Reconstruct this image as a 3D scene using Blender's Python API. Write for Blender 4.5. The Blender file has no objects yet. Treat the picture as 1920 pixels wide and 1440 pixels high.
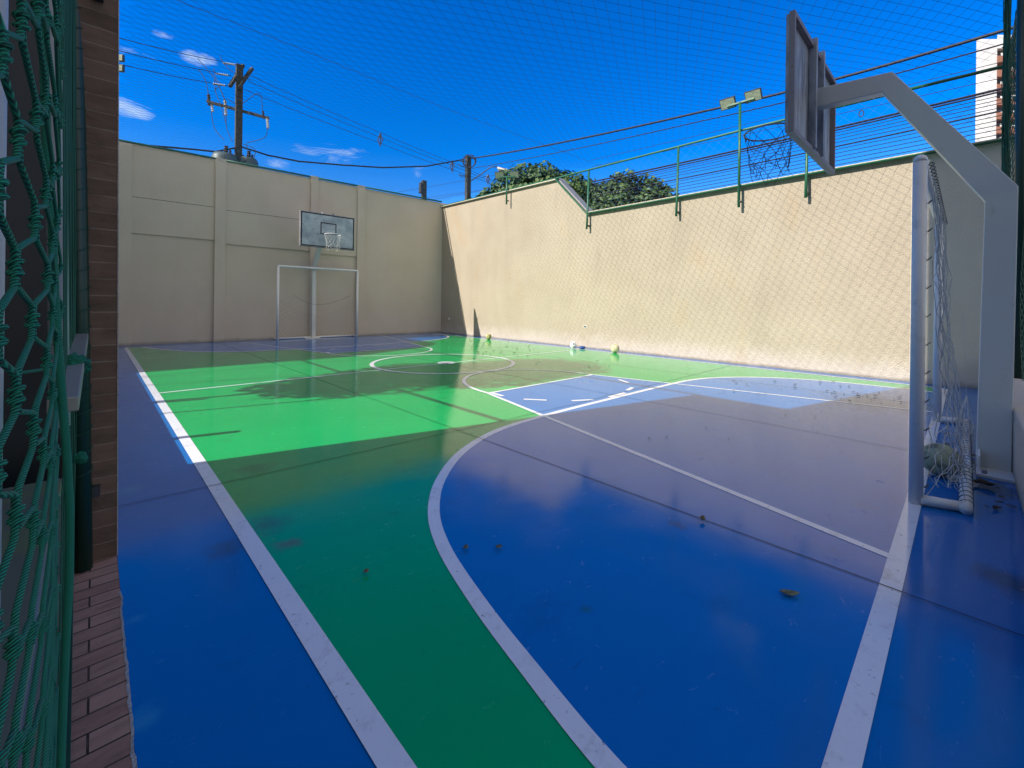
import bpy, math, random
from mathutils import Vector, Matrix, noise
R_ = random.Random(7)
C = bpy.context.scene.collection
scene = bpy.context.scene

# ------------------------------------------------------------------ camera
F_PX, CX, CY, YAW, ROLL, EYE = 817.4555, 960.0, 567.79, 0.7651, 0.0131, 1.183
_right0 = Vector((math.cos(YAW), -math.sin(YAW), 0)); FWD = Vector((math.sin(YAW), math.cos(YAW), 0)); _up0 = Vector((0, 0, 1))
RT = math.cos(ROLL)*_right0 + math.sin(ROLL)*_up0
UP = -math.sin(ROLL)*_right0 + math.cos(ROLL)*_up0
EYEV = Vector((0, 0, EYE))
cam = bpy.data.objects.new('camera', bpy.data.cameras.new('camera')); C.objects.link(cam)
M = Matrix((RT, UP, -FWD)).transposed().to_4x4(); M.translation = EYEV
cam.matrix_world = M
cam.data.sensor_width = 36; cam.data.lens = F_PX/1920*36
cam.data.shift_y = (CY-720)/1920; cam.data.clip_start = .01; cam.data.clip_end = 2000
scene.camera = cam

# ------------------------------------------------------------------ sun + sky
SUN = Vector((-1, .262, .70)).normalized()          # towards the sun
el = math.asin(SUN.z); az = math.atan2(SUN.x, SUN.y)
sun = bpy.data.objects.new('sun', bpy.data.lights.new('sun', 'SUN')); C.objects.link(sun)
sun.data.energy = 4.8; sun.data.angle = math.radians(.45); sun.data.color = (1, .94, .85)
sun.rotation_euler = SUN.to_track_quat('Z', 'Y').to_euler()
world = bpy.data.worlds.new('World'); scene.world = world; world.use_nodes = True
wn, wl = world.node_tree.nodes, world.node_tree.links
for n in list(wn): wn.remove(n)
wo = wn.new('ShaderNodeOutputWorld'); bg = wn.new('ShaderNodeBackground'); sky = wn.new('ShaderNodeTexSky')
sky.sky_type = 'NISHITA'; sky.sun_disc = False; sky.sun_elevation = el; sky.sun_rotation = az % (2*math.pi)
sky.air_density = 1.0; sky.dust_density = .02; sky.ozone_density = 3.0; sky.altitude = 200
hs = wn.new('ShaderNodeHueSaturation'); hs.inputs['Saturation'].default_value = 1.5; hs.inputs['Value'].default_value = 1.0
hs.inputs['Hue'].default_value = .519
wl.new(sky.outputs[0], hs.inputs['Color'])
bg.inputs['Strength'].default_value = .15
def pix_dir(x, y): return ((x-CX)/F_PX*RT + (CY-y)/F_PX*UP + FWD).normalized()
tc = wn.new('ShaderNodeTexCoord')
cn = wn.new('ShaderNodeTexNoise'); cn.inputs['Scale'].default_value = 14; cn.inputs['Detail'].default_value = 9; cn.inputs['Roughness'].default_value = .62; cn.inputs['Distortion'].default_value = .6
cm = wn.new('ShaderNodeMapping'); cm.inputs['Scale'].default_value = (1, 1, 3.2); cm.inputs['Rotation'].default_value = (.2, -.45, 0)
wl.new(tc.outputs['Generated'], cm.inputs[0]); wl.new(cm.outputs[0], cn.inputs['Vector'])
acc = None; FILL_CLOUD = 4.3
def math_n(op, a, b=None, c=None):
    m = wn.new('ShaderNodeMath'); m.operation = op
    for i, v in enumerate((a, b, c)):
        if v is None: continue
        if isinstance(v, (int, float)): m.inputs[i].default_value = v
        else: wl.new(v, m.inputs[i])
    return m.outputs[0]
for (px, py, w, k) in ((376, 112, .022, 1.0), (250, 208, .026, 1.15), (226, 197, .024, 1.2), (600, 282, .050, .55), (516, 308, .022, .72), (650, 288, .04, .45), (305, 64, .012, .7), (770, 322, .04, .35), (240, 95, .03, .5)):
    d = pix_dir(px, py)
    vd = wn.new('ShaderNodeVectorMath'); vd.operation = 'SUBTRACT'; vd.inputs[1].default_value = d; wl.new(tc.outputs['Generated'], vd.inputs[0])
    vs = wn.new('ShaderNodeVectorMath'); vs.operation = 'MULTIPLY'; vs.inputs[1].default_value = (1, 1, 2.6); wl.new(vd.outputs[0], vs.inputs[0])
    ln = wn.new('ShaderNodeVectorMath'); ln.operation = 'LENGTH'; wl.new(vs.outputs[0], ln.inputs[0])
    f = math_n('MULTIPLY', math_n('POWER', math_n('MAXIMUM', math_n('SUBTRACT', 1.0, math_n('DIVIDE', ln.outputs['Value'], w*1.5)), 0.0), .7), k)
    acc = f if acc is None else math_n('MAXIMUM', acc, f)
t = math_n('ADD', math_n('MULTIPLY', cn.outputs['Fac'], 2.7), math_n('MULTIPLY', acc, .95))
cl = wn.new('ShaderNodeMapRange'); cl.inputs['From Min'].default_value = 1.72; cl.inputs['From Max'].default_value = 2.6
wl.new(t, cl.inputs['Value'])
has = math_n('MULTIPLY', cl.outputs[0], math_n('MINIMUM', math_n('MULTIPLY', acc, 3.0), 1.0))
mx = wn.new('ShaderNodeMix'); mx.data_type = 'RGBA'; mx.inputs['B'].default_value = (3.6, 4.3, 5.0, 1)
wl.new(math_n('MULTIPLY', has, .56), mx.inputs['Factor']); wl.new(hs.outputs[0], mx.inputs['A'])
# unseen white cloud added behind the camera to fill the shade with neutral light
dp = wn.new('ShaderNodeVectorMath'); dp.operation = 'DOT_PRODUCT'; dp.inputs[1].default_value = (-FWD*.94+Vector((0, 0, .34))).normalized(); wl.new(tc.outputs['Generated'], dp.inputs[0])
cn2 = wn.new('ShaderNodeTexNoise'); cn2.inputs['Scale'].default_value = 3.2; cn2.inputs['Detail'].default_value = 9; cn2.inputs['Roughness'].default_value = .6
wl.new(cm.outputs[0], cn2.inputs['Vector'])
r1 = wn.new('ShaderNodeMapRange'); r1.inputs['From Min'].default_value = .05; r1.inputs['From Max'].default_value = .42; wl.new(dp.outputs['Value'], r1.inputs['Value'])
r2 = wn.new('ShaderNodeMapRange'); r2.inputs['From Min'].default_value = .36; r2.inputs['From Max'].default_value = .52; wl.new(cn2.outputs['Fac'], r2.inputs['Value'])
mx2 = wn.new('ShaderNodeMix'); mx2.data_type = 'RGBA'; mx2.inputs['B'].default_value = (FILL_CLOUD*1.0, FILL_CLOUD*.95, FILL_CLOUD*.90, 1)
wl.new(math_n('MULTIPLY', r1.outputs[0], r2.outputs[0]), mx2.inputs['Factor']); wl.new(mx.outputs['Result'], mx2.inputs['A'])
wl.new(mx2.outputs['Result'], bg.inputs['Color']); wl.new(bg.outputs[0], wo.inputs[0])
scene.view_settings.view_transform = 'Standard'; scene.view_settings.look = 'None'
scene.view_settings.exposure = 0.65; scene.view_settings.gamma = 1
scene.cycles.max_bounces = 8; scene.cycles.sample_clamp_indirect = 6

# ------------------------------------------------------------------ helpers
def at(x, y, d):                                   # point seen at photo pixel (x, y), d metres ahead
    return EYEV + d*((x-CX)/F_PX*RT + (CY-y)/F_PX*UP + FWD)
def atX(x, y, X):
    r = (x-CX)/F_PX*RT + (CY-y)/F_PX*UP + FWD
    return EYEV + r*(X/r.x)
def ground(x, y, z=0):
    r = (x-CX)/F_PX*RT + (CY-y)/F_PX*UP + FWD
    return EYEV + r*((z-EYE)/r.z)

class MB:
    def __init__(s): s.v = []; s.f = []
    def box(s, a, b):
        (x0, y0, z0), (x1, y1, z1) = a, b; n = len(s.v)
        s.v += [(x0,y0,z0),(x1,y0,z0),(x1,y1,z0),(x0,y1,z0),(x0,y0,z1),(x1,y0,z1),(x1,y1,z1),(x0,y1,z1)]
        s.f += [tuple(n+i for i in q) for q in ((0,3,2,1),(4,5,6,7),(0,1,5,4),(1,2,6,5),(2,3,7,6),(3,0,4,7))]
        return s
    def prism(s, poly, off):                       # polygon of 3d points extruded by vector off
        n = len(s.v); k = len(poly); off = Vector(off)
        s.v += [tuple(p) for p in poly] + [tuple(Vector(p)+off) for p in poly]
        s.f.append(tuple(n+i for i in range(k))[::-1]); s.f.append(tuple(n+k+i for i in range(k)))
        for i in range(k): j = (i+1) % k; s.f.append((n+i, n+j, n+k+j, n+k+i))
        return s
    def tube(s, pts, r, sides=8, cap=True, closed=False):
        pts = [Vector(p) for p in pts]; k = len(pts)
        if k < 2: return s
        rr = r if isinstance(r, (list, tuple)) else [r]*k
        n0 = len(s.v); prev = None
        for i, p in enumerate(pts):
            if closed: t = pts[(i+1) % k]-pts[i-1]
            else: t = pts[min(i+1, k-1)]-pts[max(i-1, 0)]
            if t.length < 1e-9: t = Vector((0, 0, 1))
            t.normalize()
            if prev is None:
                a = Vector((0, 0, 1)) if abs(t.z) < .9 else Vector((1, 0, 0))
                u = t.cross(a).normalized()
            else:
                u = (prev - t*prev.dot(t))
                u = u.normalized() if u.length > 1e-6 else t.cross(Vector((1, .3, .2))).normalized()
            prev = u; w = t.cross(u)
            for q in range(sides):
                an = 2*math.pi*q/sides
                s.v.append(tuple(p + rr[i]*(math.cos(an)*u + math.sin(an)*w)))
        m = k if closed else k-1
        for i in range(m):
            i2 = (i+1) % k
            for q in range(sides):
                q2 = (q+1) % sides
                s.f.append((n0+i*sides+q, n0+i*sides+q2, n0+i2*sides+q2, n0+i2*sides+q))
        if cap and not closed:
            s.f.append(tuple(n0+q for q in range(sides))[::-1]); s.f.append(tuple(n0+(k-1)*sides+q for q in range(sides)))
        return s
    def bar(s, a, b, w, h, side=None):             # rectangular bar from a to b
        a, b = Vector(a), Vector(b); t = (b-a).normalized()
        u = Vector(side) if side else (t.cross(Vector((0, 0, 1))) if abs(t.z) < .95 else Vector((1, 0, 0)))
        u = (u - t*u.dot(t)).normalized(); v = t.cross(u)
        n = len(s.v)
        for p in (a, b):
            for (i, j) in ((-1,-1),(1,-1),(1,1),(-1,1)): s.v.append(tuple(p + u*i*w/2 + v*j*h/2))
        s.f += [tuple(n+i for i in q) for q in ((0,1,2,3),(7,6,5,4),(0,4,5,1),(1,5,6,2),(2,6,7,3),(3,7,4,0))]
        return s
    def sphere(s, c, r, seg=16, ring=10, lump=0, sc=(1,1,1)):
        n = len(s.v); c = Vector(c)
        for i in range(ring+1):
            th = math.pi*i/ring
            for j in range(seg):
                ph = 2*math.pi*j/seg
                d = Vector((math.sin(th)*math.cos(ph), math.sin(th)*math.sin(ph), math.cos(th)))
                k = 1 + (lump*noise.noise(d*3+c*50) if lump else 0)
                s.v.append(tuple(c + Vector((d.x*sc[0], d.y*sc[1], d.z*sc[2]))*r*k))
        for i in range(ring):
            for j in range(seg):
                j2 = (j+1) % seg
                s.f.append((n+i*seg+j, n+(i+1)*seg+j, n+(i+1)*seg+j2, n+i*seg+j2))
        return s
    def build(s, name, mat, parent=None, smooth=False, bevel=0):
        me = bpy.data.meshes.new(name); me.from_pydata(s.v, [], s.f); me.update()
        o = bpy.data.objects.new(name, me); C.objects.link(o)
        if mat: me.materials.append(mat)
        if smooth:
            for p in me.polygons: p.use_smooth = True
        if parent: o.parent = parent; o.matrix_parent_inverse = parent.matrix_basis.inverted()
        if bevel:
            b = o.modifiers.new('bevel', 'BEVEL'); b.width = bevel; b.segments = 2; b.limit_method = 'ANGLE'
        return o
def tag(o, label=None, cat=None, group=None, kind=None):
    if label: o['label'] = label
    if cat: o['category'] = cat
    if group: o['group'] = group
    if kind: o['kind'] = kind
    return o
def thing(name, loc, label, cat, group=None):
    o = bpy.data.objects.new(name, None); o.empty_display_size = .1; C.objects.link(o); o.location = loc
    return tag(o, label, cat, group)
def copy_tree(o, parent=None, loc=None):
    c = o.copy(); C.objects.link(c)
    if parent: c.parent = parent
    if loc is not None: c.location = loc
    for ch in list(o.children): copy_tree(ch, c)
    return c

# ------------------------------------------------------------------ materials
def mat(name, col, rough=.6, metal=0, spec=.5):
    m = bpy.data.materials.new(name); m.use_nodes = True; b = m.node_tree.nodes['Principled BSDF']
    b.inputs['Base Color'].default_value = (*col, 1); b.inputs['Roughness'].default_value = rough
    b.inputs['Metallic'].default_value = metal; b.inputs['Specular IOR Level'].default_value = spec
    return m
def nodes(m): return m.node_tree.nodes, m.node_tree.links, m.node_tree.nodes['Principled BSDF']
def noise_col(m, cols, scale, detail=6, lo=.35, hi=.65, stretch=None, rough=.6, coord='Object'):
    n, l, b = nodes(m)
    t = n.new('ShaderNodeTexCoord'); x = n.new('ShaderNodeTexNoise'); r = n.new('ShaderNodeValToRGB')
    x.inputs['Scale'].default_value = scale; x.inputs['Detail'].default_value = detail; x.inputs['Roughness'].default_value = rough
    mp = n.new('ShaderNodeMapping'); mp.inputs['Scale'].default_value = stretch or (1, 1, 1)
    l.new(t.outputs[coord], mp.inputs[0]); l.new(mp.outputs[0], x.inputs['Vector'])
    e = r.color_ramp.elements; e[0].position = lo; e[1].position = hi
    e[0].color = (*cols[0], 1); e[1].color = (*cols[1], 1)
    l.new(x.outputs['Fac'], r.inputs[0]); l.new(r.outputs[0], b.inputs['Base Color'])
    return r
def mixin(m, col, scale, lo, hi, amt=1, stretch=None, detail=5, rough=.6, mode='MIX', distort=0):
    """lay a noise-masked colour over whatever feeds Base Color"""
    n, l, b = nodes(m)
    src = b.inputs['Base Color'].links[0].from_socket if b.inputs['Base Color'].links else None
    t = n.new('ShaderNodeTexCoord'); mp = n.new('ShaderNodeMapping'); mp.inputs['Scale'].default_value = stretch or (1, 1, 1)
    mp.inputs['Location'].default_value = (R_.random()*9, R_.random()*9, R_.random()*9)
    x = n.new('ShaderNodeTexNoise'); x.inputs['Scale'].default_value = scale; x.inputs['Detail'].default_value = detail; x.inputs['Roughness'].default_value = rough
    x.inputs['Distortion'].default_value = distort
    r = n.new('ShaderNodeMapRange'); r.inputs['From Min'].default_value = lo; r.inputs['From Max'].default_value = hi; r.inputs['To Max'].default_value = amt
    k = n.new('ShaderNodeMix'); k.data_type = 'RGBA'; k.blend_type = mode
    l.new(t.outputs['Object'], mp.inputs[0]); l.new(mp.outputs[0], x.inputs['Vector']); l.new(x.outputs['Fac'], r.inputs['Value']); l.new(r.outputs[0], k.inputs['Factor'])
    if src: l.new(src, k.inputs['A'])
    else: k.inputs['A'].default_value = b.inputs['Base Color'].default_value
    k.inputs['B'].default_value = (*col, 1); l.new(k.outputs['Result'], b.inputs['Base Color'])
    return r
def bump(m, scale, strength, dist=.01, detail=6, stretch=None, tex='noise'):
    n, l, b = nodes(m)
    t = n.new('ShaderNodeTexCoord'); mp = n.new('ShaderNodeMapping'); mp.inputs['Scale'].default_value = stretch or (1, 1, 1)
    x = n.new('ShaderNodeTexNoise'); x.inputs['Scale'].default_value = scale; x.inputs['Detail'].default_value = detail
    p = n.new('ShaderNodeBump'); p.inputs['Strength'].default_value = strength; p.inputs['Distance'].default_value = dist
    if b.inputs['Normal'].links: l.new(b.inputs['Normal'].links[0].from_socket, p.inputs['Normal'])
    l.new(t.outputs['Object'], mp.inputs[0]); l.new(mp.outputs[0], x.inputs['Vector']); l.new(x.outputs['Fac'], p.inputs['Height']); l.new(p.outputs[0], b.inputs['Normal'])
def rough_noise(m, lo, hi, scale, detail=5):
    n, l, b = nodes(m)
    t = n.new('ShaderNodeTexCoord'); x = n.new('ShaderNodeTexNoise'); x.inputs['Scale'].default_value = scale; x.inputs['Detail'].default_value = detail
    r = n.new('ShaderNodeMapRange'); r.inputs['From Min'].default_value = .3; r.inputs['From Max'].default_value = .7; r.inputs['To Min'].default_value = lo; r.inputs['To Max'].default_value = hi
    l.new(t.outputs['Object'], x.inputs['Vector']); l.new(x.outputs['Fac'], r.inputs['Value'])
    # dull scuff marks
    mp = n.new('ShaderNodeMapping'); mp.inputs['Scale'].default_value = (1, 2.6, 1); mp.inputs['Rotation'].default_value = (0, 0, .5); y = n.new('ShaderNodeTexNoise'); y.inputs['Scale'].default_value = 6.5; y.inputs['Detail'].default_value = 8; y.inputs['Roughness'].default_value = .72; y.inputs['Distortion'].default_value = 1.5
    q = n.new('ShaderNodeMapRange'); q.inputs['From Min'].default_value = .62; q.inputs['From Max'].default_value = .68; q.inputs['To Max'].default_value = .42
    a = n.new('ShaderNodeMath'); l.new(t.outputs['Object'], mp.inputs[0]); l.new(mp.outputs[0], y.inputs['Vector']); l.new(y.outputs['Fac'], q.inputs['Value'])
    l.new(r.outputs[0], a.inputs[0]); l.new(q.outputs[0], a.inputs[1]); l.new(a.outputs[0], b.inputs['Roughness'])

def stain(m, c, rad, col, amt, sc=9):
    """one irregular stain round the floor point c"""
    n, l, b = nodes(m); src = b.inputs['Base Color'].links[0].from_socket
    t = n.new('ShaderNodeTexCoord'); v = n.new('ShaderNodeVectorMath'); v.operation = 'DISTANCE'; v.inputs[1].default_value = (c[0], c[1], 0)
    x = n.new('ShaderNodeTexNoise'); x.inputs['Scale'].default_value = sc; x.inputs['Detail'].default_value = 9; x.inputs['Roughness'].default_value = .7
    l.new(t.outputs['Object'], v.inputs[0]); l.new(t.outputs['Object'], x.inputs['Vector'])
    r = n.new('ShaderNodeMapRange'); r.inputs['From Min'].default_value = 0; r.inputs['From Max'].default_value = rad; r.inputs['To Min'].default_value = .55; r.inputs['To Max'].default_value = -.35
    l.new(v.outputs['Value'], r.inputs['Value']); a = n.new('ShaderNodeMath'); l.new(r.outputs[0], a.inputs[0]); l.new(x.outputs['Fac'], a.inputs[1])
    q = n.new('ShaderNodeMapRange'); q.inputs['From Min'].default_value = .62; q.inputs['From Max'].default_value = .95; q.inputs['To Max'].default_value = amt; l.new(a.outputs[0], q.inputs['Value'])
    k = n.new('ShaderNodeMix'); k.data_type = 'RGBA'; k.inputs['B'].default_value = (*col, 1); l.new(q.outputs[0], k.inputs['Factor']); l.new(src, k.inputs['A']); l.new(k.outputs['Result'], b.inputs['Base Color'])
def floor_mat(name, a, b_):
    m = mat(name, a, .12)
    noise_col(m, (a, b_), 1.3, 8, .3, .7, rough=.65)
    mixin(m, tuple(c*.45+.012 for c in a), 3.1, .58, .78, .5, detail=9, rough=.72)     # scuffs and grime
    mixin(m, tuple(min(1, c*1.5+.03) for c in a), 60, .72, .78, .45, detail=3)          # chips
    mixin(m, (.02, .025, .03), 7, .66, .72, .55, stretch=(1, 2.4, 1), detail=7, rough=.7, distort=1.2)
    rough_noise(m, .05, .17, 2.2, 8)
    bump(m, 3.5, .05, .01, 4); bump(m, 260, .035, .002, 2)
    return m
M_blue = floor_mat('painted blue floor', (.002, .135, .42), (.003, .155, .48))
M_green = floor_mat('painted green floor', (.001, .365, .09), (.001, .41, .105))
M_key = floor_mat('painted light blue floor', (.004, .15, .46), (.006, .17, .52))
M_line = floor_mat('white floor paint', (.73, .75, .78), (.82, .83, .85))
mixin(M_line, (.30, .28, .25), 9, .54, .72, .5, detail=8, rough=.75)
mixin(M_line, (.1, .10, .12), 42, .64, .70, .6, detail=5)
def gp2(x, y): g_ = ground_xy(x, y); return g_
def ground_xy(x, y):
    r = (x-CX)/F_PX*RT + (CY-y)/F_PX*UP + FWD; t_ = -EYE/r.z; return (r.x*t_, r.y*t_)
stain(M_green, gp2(540, 1020), .16, (.16, .07, .03), .6, 14); stain(M_green, gp2(500, 985), .28, (.05, .06, .03), .5); stain(M_green, gp2(480, 880), .3, (.03, .08, .04), .4)
stain(M_blue, gp2(425, 1030), .22, (.05, .05, .05), .5); stain(M_blue, gp2(245, 920), .22, (.03, .22, .45), .8, 7); stain(M_blue, gp2(270, 1350), .14, (.03, .24, .50), .8, 8); stain(M_blue, gp2(255, 1160), .08, (.03, .22, .48), .7, 12)
stain(M_blue, gp2(1855, 915), .5, (.03, .03, .025), .75, 8); stain(M_blue, gp2(1800, 870), .6, (.03, .04, .05), .6, 7); stain(M_blue, gp2(1910, 1100), .35, (.02, .03, .04), .6, 7)
stain(M_key, gp2(1100, 1145), .07, (.02, .12, .10), .7, 12); stain(M_key, gp2(1640, 755), 1.6, (.05, .05, .05), .5, 4); stain(M_key, gp2(1270, 985), .12, (.08, .07, .06), .5, 14)
M_joint = mat('dark joint filler', (.006, .01, .016), .9, 0, .05)

def plaster(name, a, b_, s, k=1):
    m = mat(name, a, .88, spec=.2)
    noise_col(m, (a, b_), .9, 8, .3, .7)
    mixin(m, tuple(c*.76 for c in a), 2.2, .52, .78, .35*k, stretch=(1, 1, .16), detail=6)       # faint rain streaks
    mixin(m, tuple(c*.55 for c in a), 1.3, .64, .8, .45*k, detail=9, rough=.7)
    bump(m, s*.6, .8, .02, 6); bump(m, 9, .12, .02, 3)
    return m
M_wall = plaster('cream rendered wall', (.365, .308, .232), (.415, .355, .27), 95)
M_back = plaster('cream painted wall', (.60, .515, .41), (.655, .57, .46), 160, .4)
def base_band(m, col, h, amt):
    n, l, b = nodes(m); src = b.inputs['Base Color'].links[0].from_socket
    t = n.new('ShaderNodeTexCoord'); sp = n.new('ShaderNodeSeparateXYZ'); l.new(t.outputs['Object'], sp.inputs[0])
    x = n.new('ShaderNodeTexNoise'); x.inputs['Scale'].default_value = 2.5; x.inputs['Detail'].default_value = 9; x.inputs['Roughness'].default_value = .7; l.new(t.outputs['Object'], x.inputs['Vector'])
    r = n.new('ShaderNodeMapRange'); r.inputs['From Max'].default_value = h; r.inputs['To Min'].default_value = .5; r.inputs['To Max'].default_value = -.4; l.new(sp.outputs['Z'], r.inputs['Value'])
    a = n.new('ShaderNodeMath'); l.new(r.outputs[0], a.inputs[0]); l.new(x.outputs['Fac'], a.inputs[1])
    q = n.new('ShaderNodeMapRange'); q.inputs['From Min'].default_value = .5; q.inputs['From Max'].default_value = .95; q.inputs['To Max'].default_value = amt; l.new(a.outputs[0], q.inputs['Value'])
    k = n.new('ShaderNodeMix'); k.data_type = 'RGBA'; k.inputs['B'].default_value = (*col, 1); l.new(q.outputs[0], k.inputs['Factor']); l.new(src, k.inputs['A']); l.new(k.outputs['Result'], b.inputs['Base Color'])
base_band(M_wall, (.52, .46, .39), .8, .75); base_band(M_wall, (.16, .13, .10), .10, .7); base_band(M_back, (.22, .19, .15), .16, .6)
mixin(M_wall, (.42, .28, .14), 1.1, .56, .75, .35, stretch=(1, 1, .5), detail=7)
M_green_metal = mat('green painted steel', (.012, .105, .05), .45); mixin(M_green_metal, (.05, .05, .03), 14, .6, .75, .6)
M_dark_green = mat('dark green painted steel', (.008, .04, .025), .42); bump(M_dark_green, 60, .1, .003)
M_white_metal = mat('white painted steel', (.80, .79, .76), .38); mixin(M_white_metal, (.34, .33, .3), 9, .58, .75, .45); mixin(M_white_metal, (.25, .12, .05), 30, .7, .76, .5)
M_grey_metal = mat('grey enamelled steel', (.64, .65, .62), .42); mixin(M_grey_metal, (.2, .2, .2), 7, .6, .75, .3)
M_net_green = mat('green net cord', (.006, .08, .045), .7)
M_net_dark = mat('thin net cord', (.010, .085, .16), .75)
M_net_white = mat('white net cord', (.58, .58, .54), .8)
M_net_grey = mat('weathered net cord', (.10, .10, .11), .8)
M_net_mid = mat('grey net cord', (.38, .38, .37), .8)
M_cable = mat('black cable', (.010, .010, .022), .6)
M_pole = mat('weathered concrete pole', (.10, .10, .09), .9); noise_col(M_pole, ((.015, .016, .016), (.065, .065, .06)), 9, 8); bump(M_pole, 40, .5)
M_trafo = mat('grey transformer paint', (.065, .10, .105), .5)
M_porc = mat('brown porcelain', (.045, .032, .028), .35)
M_glassy = mat('pale insulator', (.45, .48, .48), .2)
M_lamp_case = mat('dark lamp casing', (.03, .035, .04), .5)
M_lamp_glass = mat('lamp glass', (.30, .33, .24), .15)
M_leaf = mat('glossy tree leaf', (.05, .10, .03), .55, 0, .3)
M_bark = mat('grey bark', (.12, .10, .08), .9); bump(M_bark, 30, .8)
M_dry = mat('dry leaf', (.20, .13, .045), .7); noise_col(M_dry, ((.06, .05, .02), (.30, .22, .09)), 60, 4)
M_litter = mat('dark leaf litter', (.05, .035, .015), .8)

def leaf_colour():
    n, l, b = nodes(M_leaf)
    o = n.new('ShaderNodeNewGeometry'); r = n.new('ShaderNodeValToRGB')
    e = r.color_ramp.elements; e[0].color = (.018, .045, .012, 1); e[1].color = (.10, .17, .045, 1)
    k = e.new(.6); k.color = (.05, .105, .03, 1)
    k = e.new(.93); k.color = (.085, .14, .04, 1)
    l.new(o.outputs['Random Per Island'], r.inputs[0]); l.new(r.outputs[0], b.inputs['Base Color'])
leaf_colour()
def brick_mat(name, plane, c1, c2, mortar, wid=.31):
    m = mat(name, c1, .82, spec=.3); n, l, b = nodes(m)
    t = n.new('ShaderNodeTexCoord'); s = n.new('ShaderNodeSeparateXYZ'); cb = n.new('ShaderNodeCombineXYZ')
    l.new(t.outputs['Object'], s.inputs[0])
    sh = n.new('ShaderNodeMath'); sh.inputs[1].default_value = .45 if wid > 1 else 0; l.new(s.outputs['X'], sh.inputs[0]); l.new(sh.outputs[0], cb.inputs['X']); l.new(s.outputs[plane], cb.inputs['Y'])
    br = n.new('ShaderNodeTexBrick'); br.inputs['Scale'].default_value = 1
    br.inputs['Brick Width'].default_value = wid; br.inputs['Row Height'].default_value = .0745
    br.inputs['Mortar Size'].default_value = .0032; br.inputs['Mortar Smooth'].default_value = .25; br.inputs['Bias'].default_value = 0
    br.inputs['Color1'].default_value = (*c1, 1); br.inputs['Color2'].default_value = (*c2, 1); br.inputs['Mortar'].default_value = (*mortar, 1)
    br.offset = .35
    l.new(cb.outputs[0], br.inputs['Vector']); l.new(br.outputs['Color'], b.inputs['Base Color'])
    p = n.new('ShaderNodeBump'); p.inputs['Strength'].default_value = .6; p.inputs['Distance'].default_value = .004; p.invert = True
    l.new(br.outputs['Fac'], p.inputs['Height']); l.new(p.outputs[0], b.inputs['Normal'])
    mixin(m, tuple(c*.5 for c in c1), 22, .45, .7, .6, detail=8, stretch=(.35, 1, 1))
    mixin(m, (.35, .30, .27), 70, .70, .76, .5, detail=3, stretch=(.4, 1, 1))
    bump(m, 70, .35, .004, 6)
    return m
M_pier = brick_mat('brown brick tiles', 'Z', (.14, .088, .06), (.19, .118, .082), (.25, .18, .135), 2.6)
M_pave = brick_mat('brown brick pavers', 'Y', (.36, .205, .145), (.46, .28, .20), (.04, .03, .026))

# ------------------------------------------------------------------ ground and court floor
M_soil = mat('packed earth', (.16, .13, .09), .95); noise_col(M_soil, ((.10, .08, .05), (.2, .17, .12)), .5, 8)
MB().box((-900, -900, -.5), (900, 900, -.06)).build('ground', M_soil)['kind'] = 'structure'
def wx(y): return 9.44 + .0193*(y-.6)              # right wall face
X0, Y0, YB = .09, -.235, 14.42
def by(x): return 14.42 - .040*(x-.4)              # back wall face
# ragged left edge where the paint meets the pavers
edge = [(X0 + .006*noise.noise(Vector((0, y*9, 3))) + .003*noise.noise(Vector((1, y*40, 3))), y) for y in [Y0-1.2+i*.02 for i in range(190)]]
last = edge[-1][1]
poly = [(x, y, 0) for x, y in edge] + [(X0, last+.02, 0), (X0, by(0), 0), (wx(14), by(9.7), 0), (wx(-1.4), Y0-1.2, 0)]
MB().prism([Vector(p)-Vector((0, 0, .055)) for p in poly], (0, 0, .055)).build('court_floor', M_blue)['kind'] = 'structure'
m = MB()
for i in range(len(edge)-1):
    (xa, ya), (xb, yb) = edge[i], edge[i+1]
    wa, wb = .005+.006*abs(noise.noise(Vector((5, ya*14, 0)))), .005+.006*abs(noise.noise(Vector((5, yb*14, 0))))
    n = len(m.v); m.v += [(xa-wa, ya, .002), (xa+.001, ya, .004), (xb+.001, yb, .004), (xb-wb, yb, .002)]; m.f.append((n, n+1, n+2, n+3))
m.build('cement_edge', plaster('pale cement edge', (.5, .5, .48), (.6, .6, .58), 200))['kind'] = 'structure'
MB().box((-3, -3, -.055), (X0-.001, 2.69, .0)).build('brick_pavement', M_pave)['kind'] = 'structure'

def sheet(name, pts, z, m_):
    mb = MB(); n = 0; mb.v = [(p[0], p[1], z) for p in pts]; mb.f = [tuple(range(len(pts)))]
    o = mb.build(name, m_); o['kind'] = 'structure'
    return o
def ell(cx, cy, rx, ry, a0, a1, n=48):
    return [(cx+rx*math.cos(math.radians(a0+(a1-a0)*i/n)), cy+ry*math.sin(math.radians(a0+(a1-a0)*i/n))) for i in range(n+1)]
def strip(mb, pts, w, z, closed=False):
    P = [Vector((p[0], p[1])) for p in pts]; k = len(P); n = len(mb.v)
    for i, p in enumerate(P):
        if closed: t = P[(i+1) % k]-P[i-1]
        else: t = P[min(i+1, k-1)]-P[max(i-1, 0)]
        t.normalize(); q = Vector((-t.y, t.x))*w/2
        mb.v += [(p.x+q.x, p.y+q.y, z), (p.x-q.x, p.y-q.y, z)]
    for i in range(k if closed else k-1):
        j = (i+1) % k
        mb.f.append((n+2*i, n+2*i+1, n+2*j+1, n+2*j))
SL, SR, GN, GF, HALF = .565, 9.06, .21, 13.72, 6.98
sheet('green_court', [(SL, GN), (SR, GN), (SR+.12, GF-.1), (SL, GF)], .0015, M_green)
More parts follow.
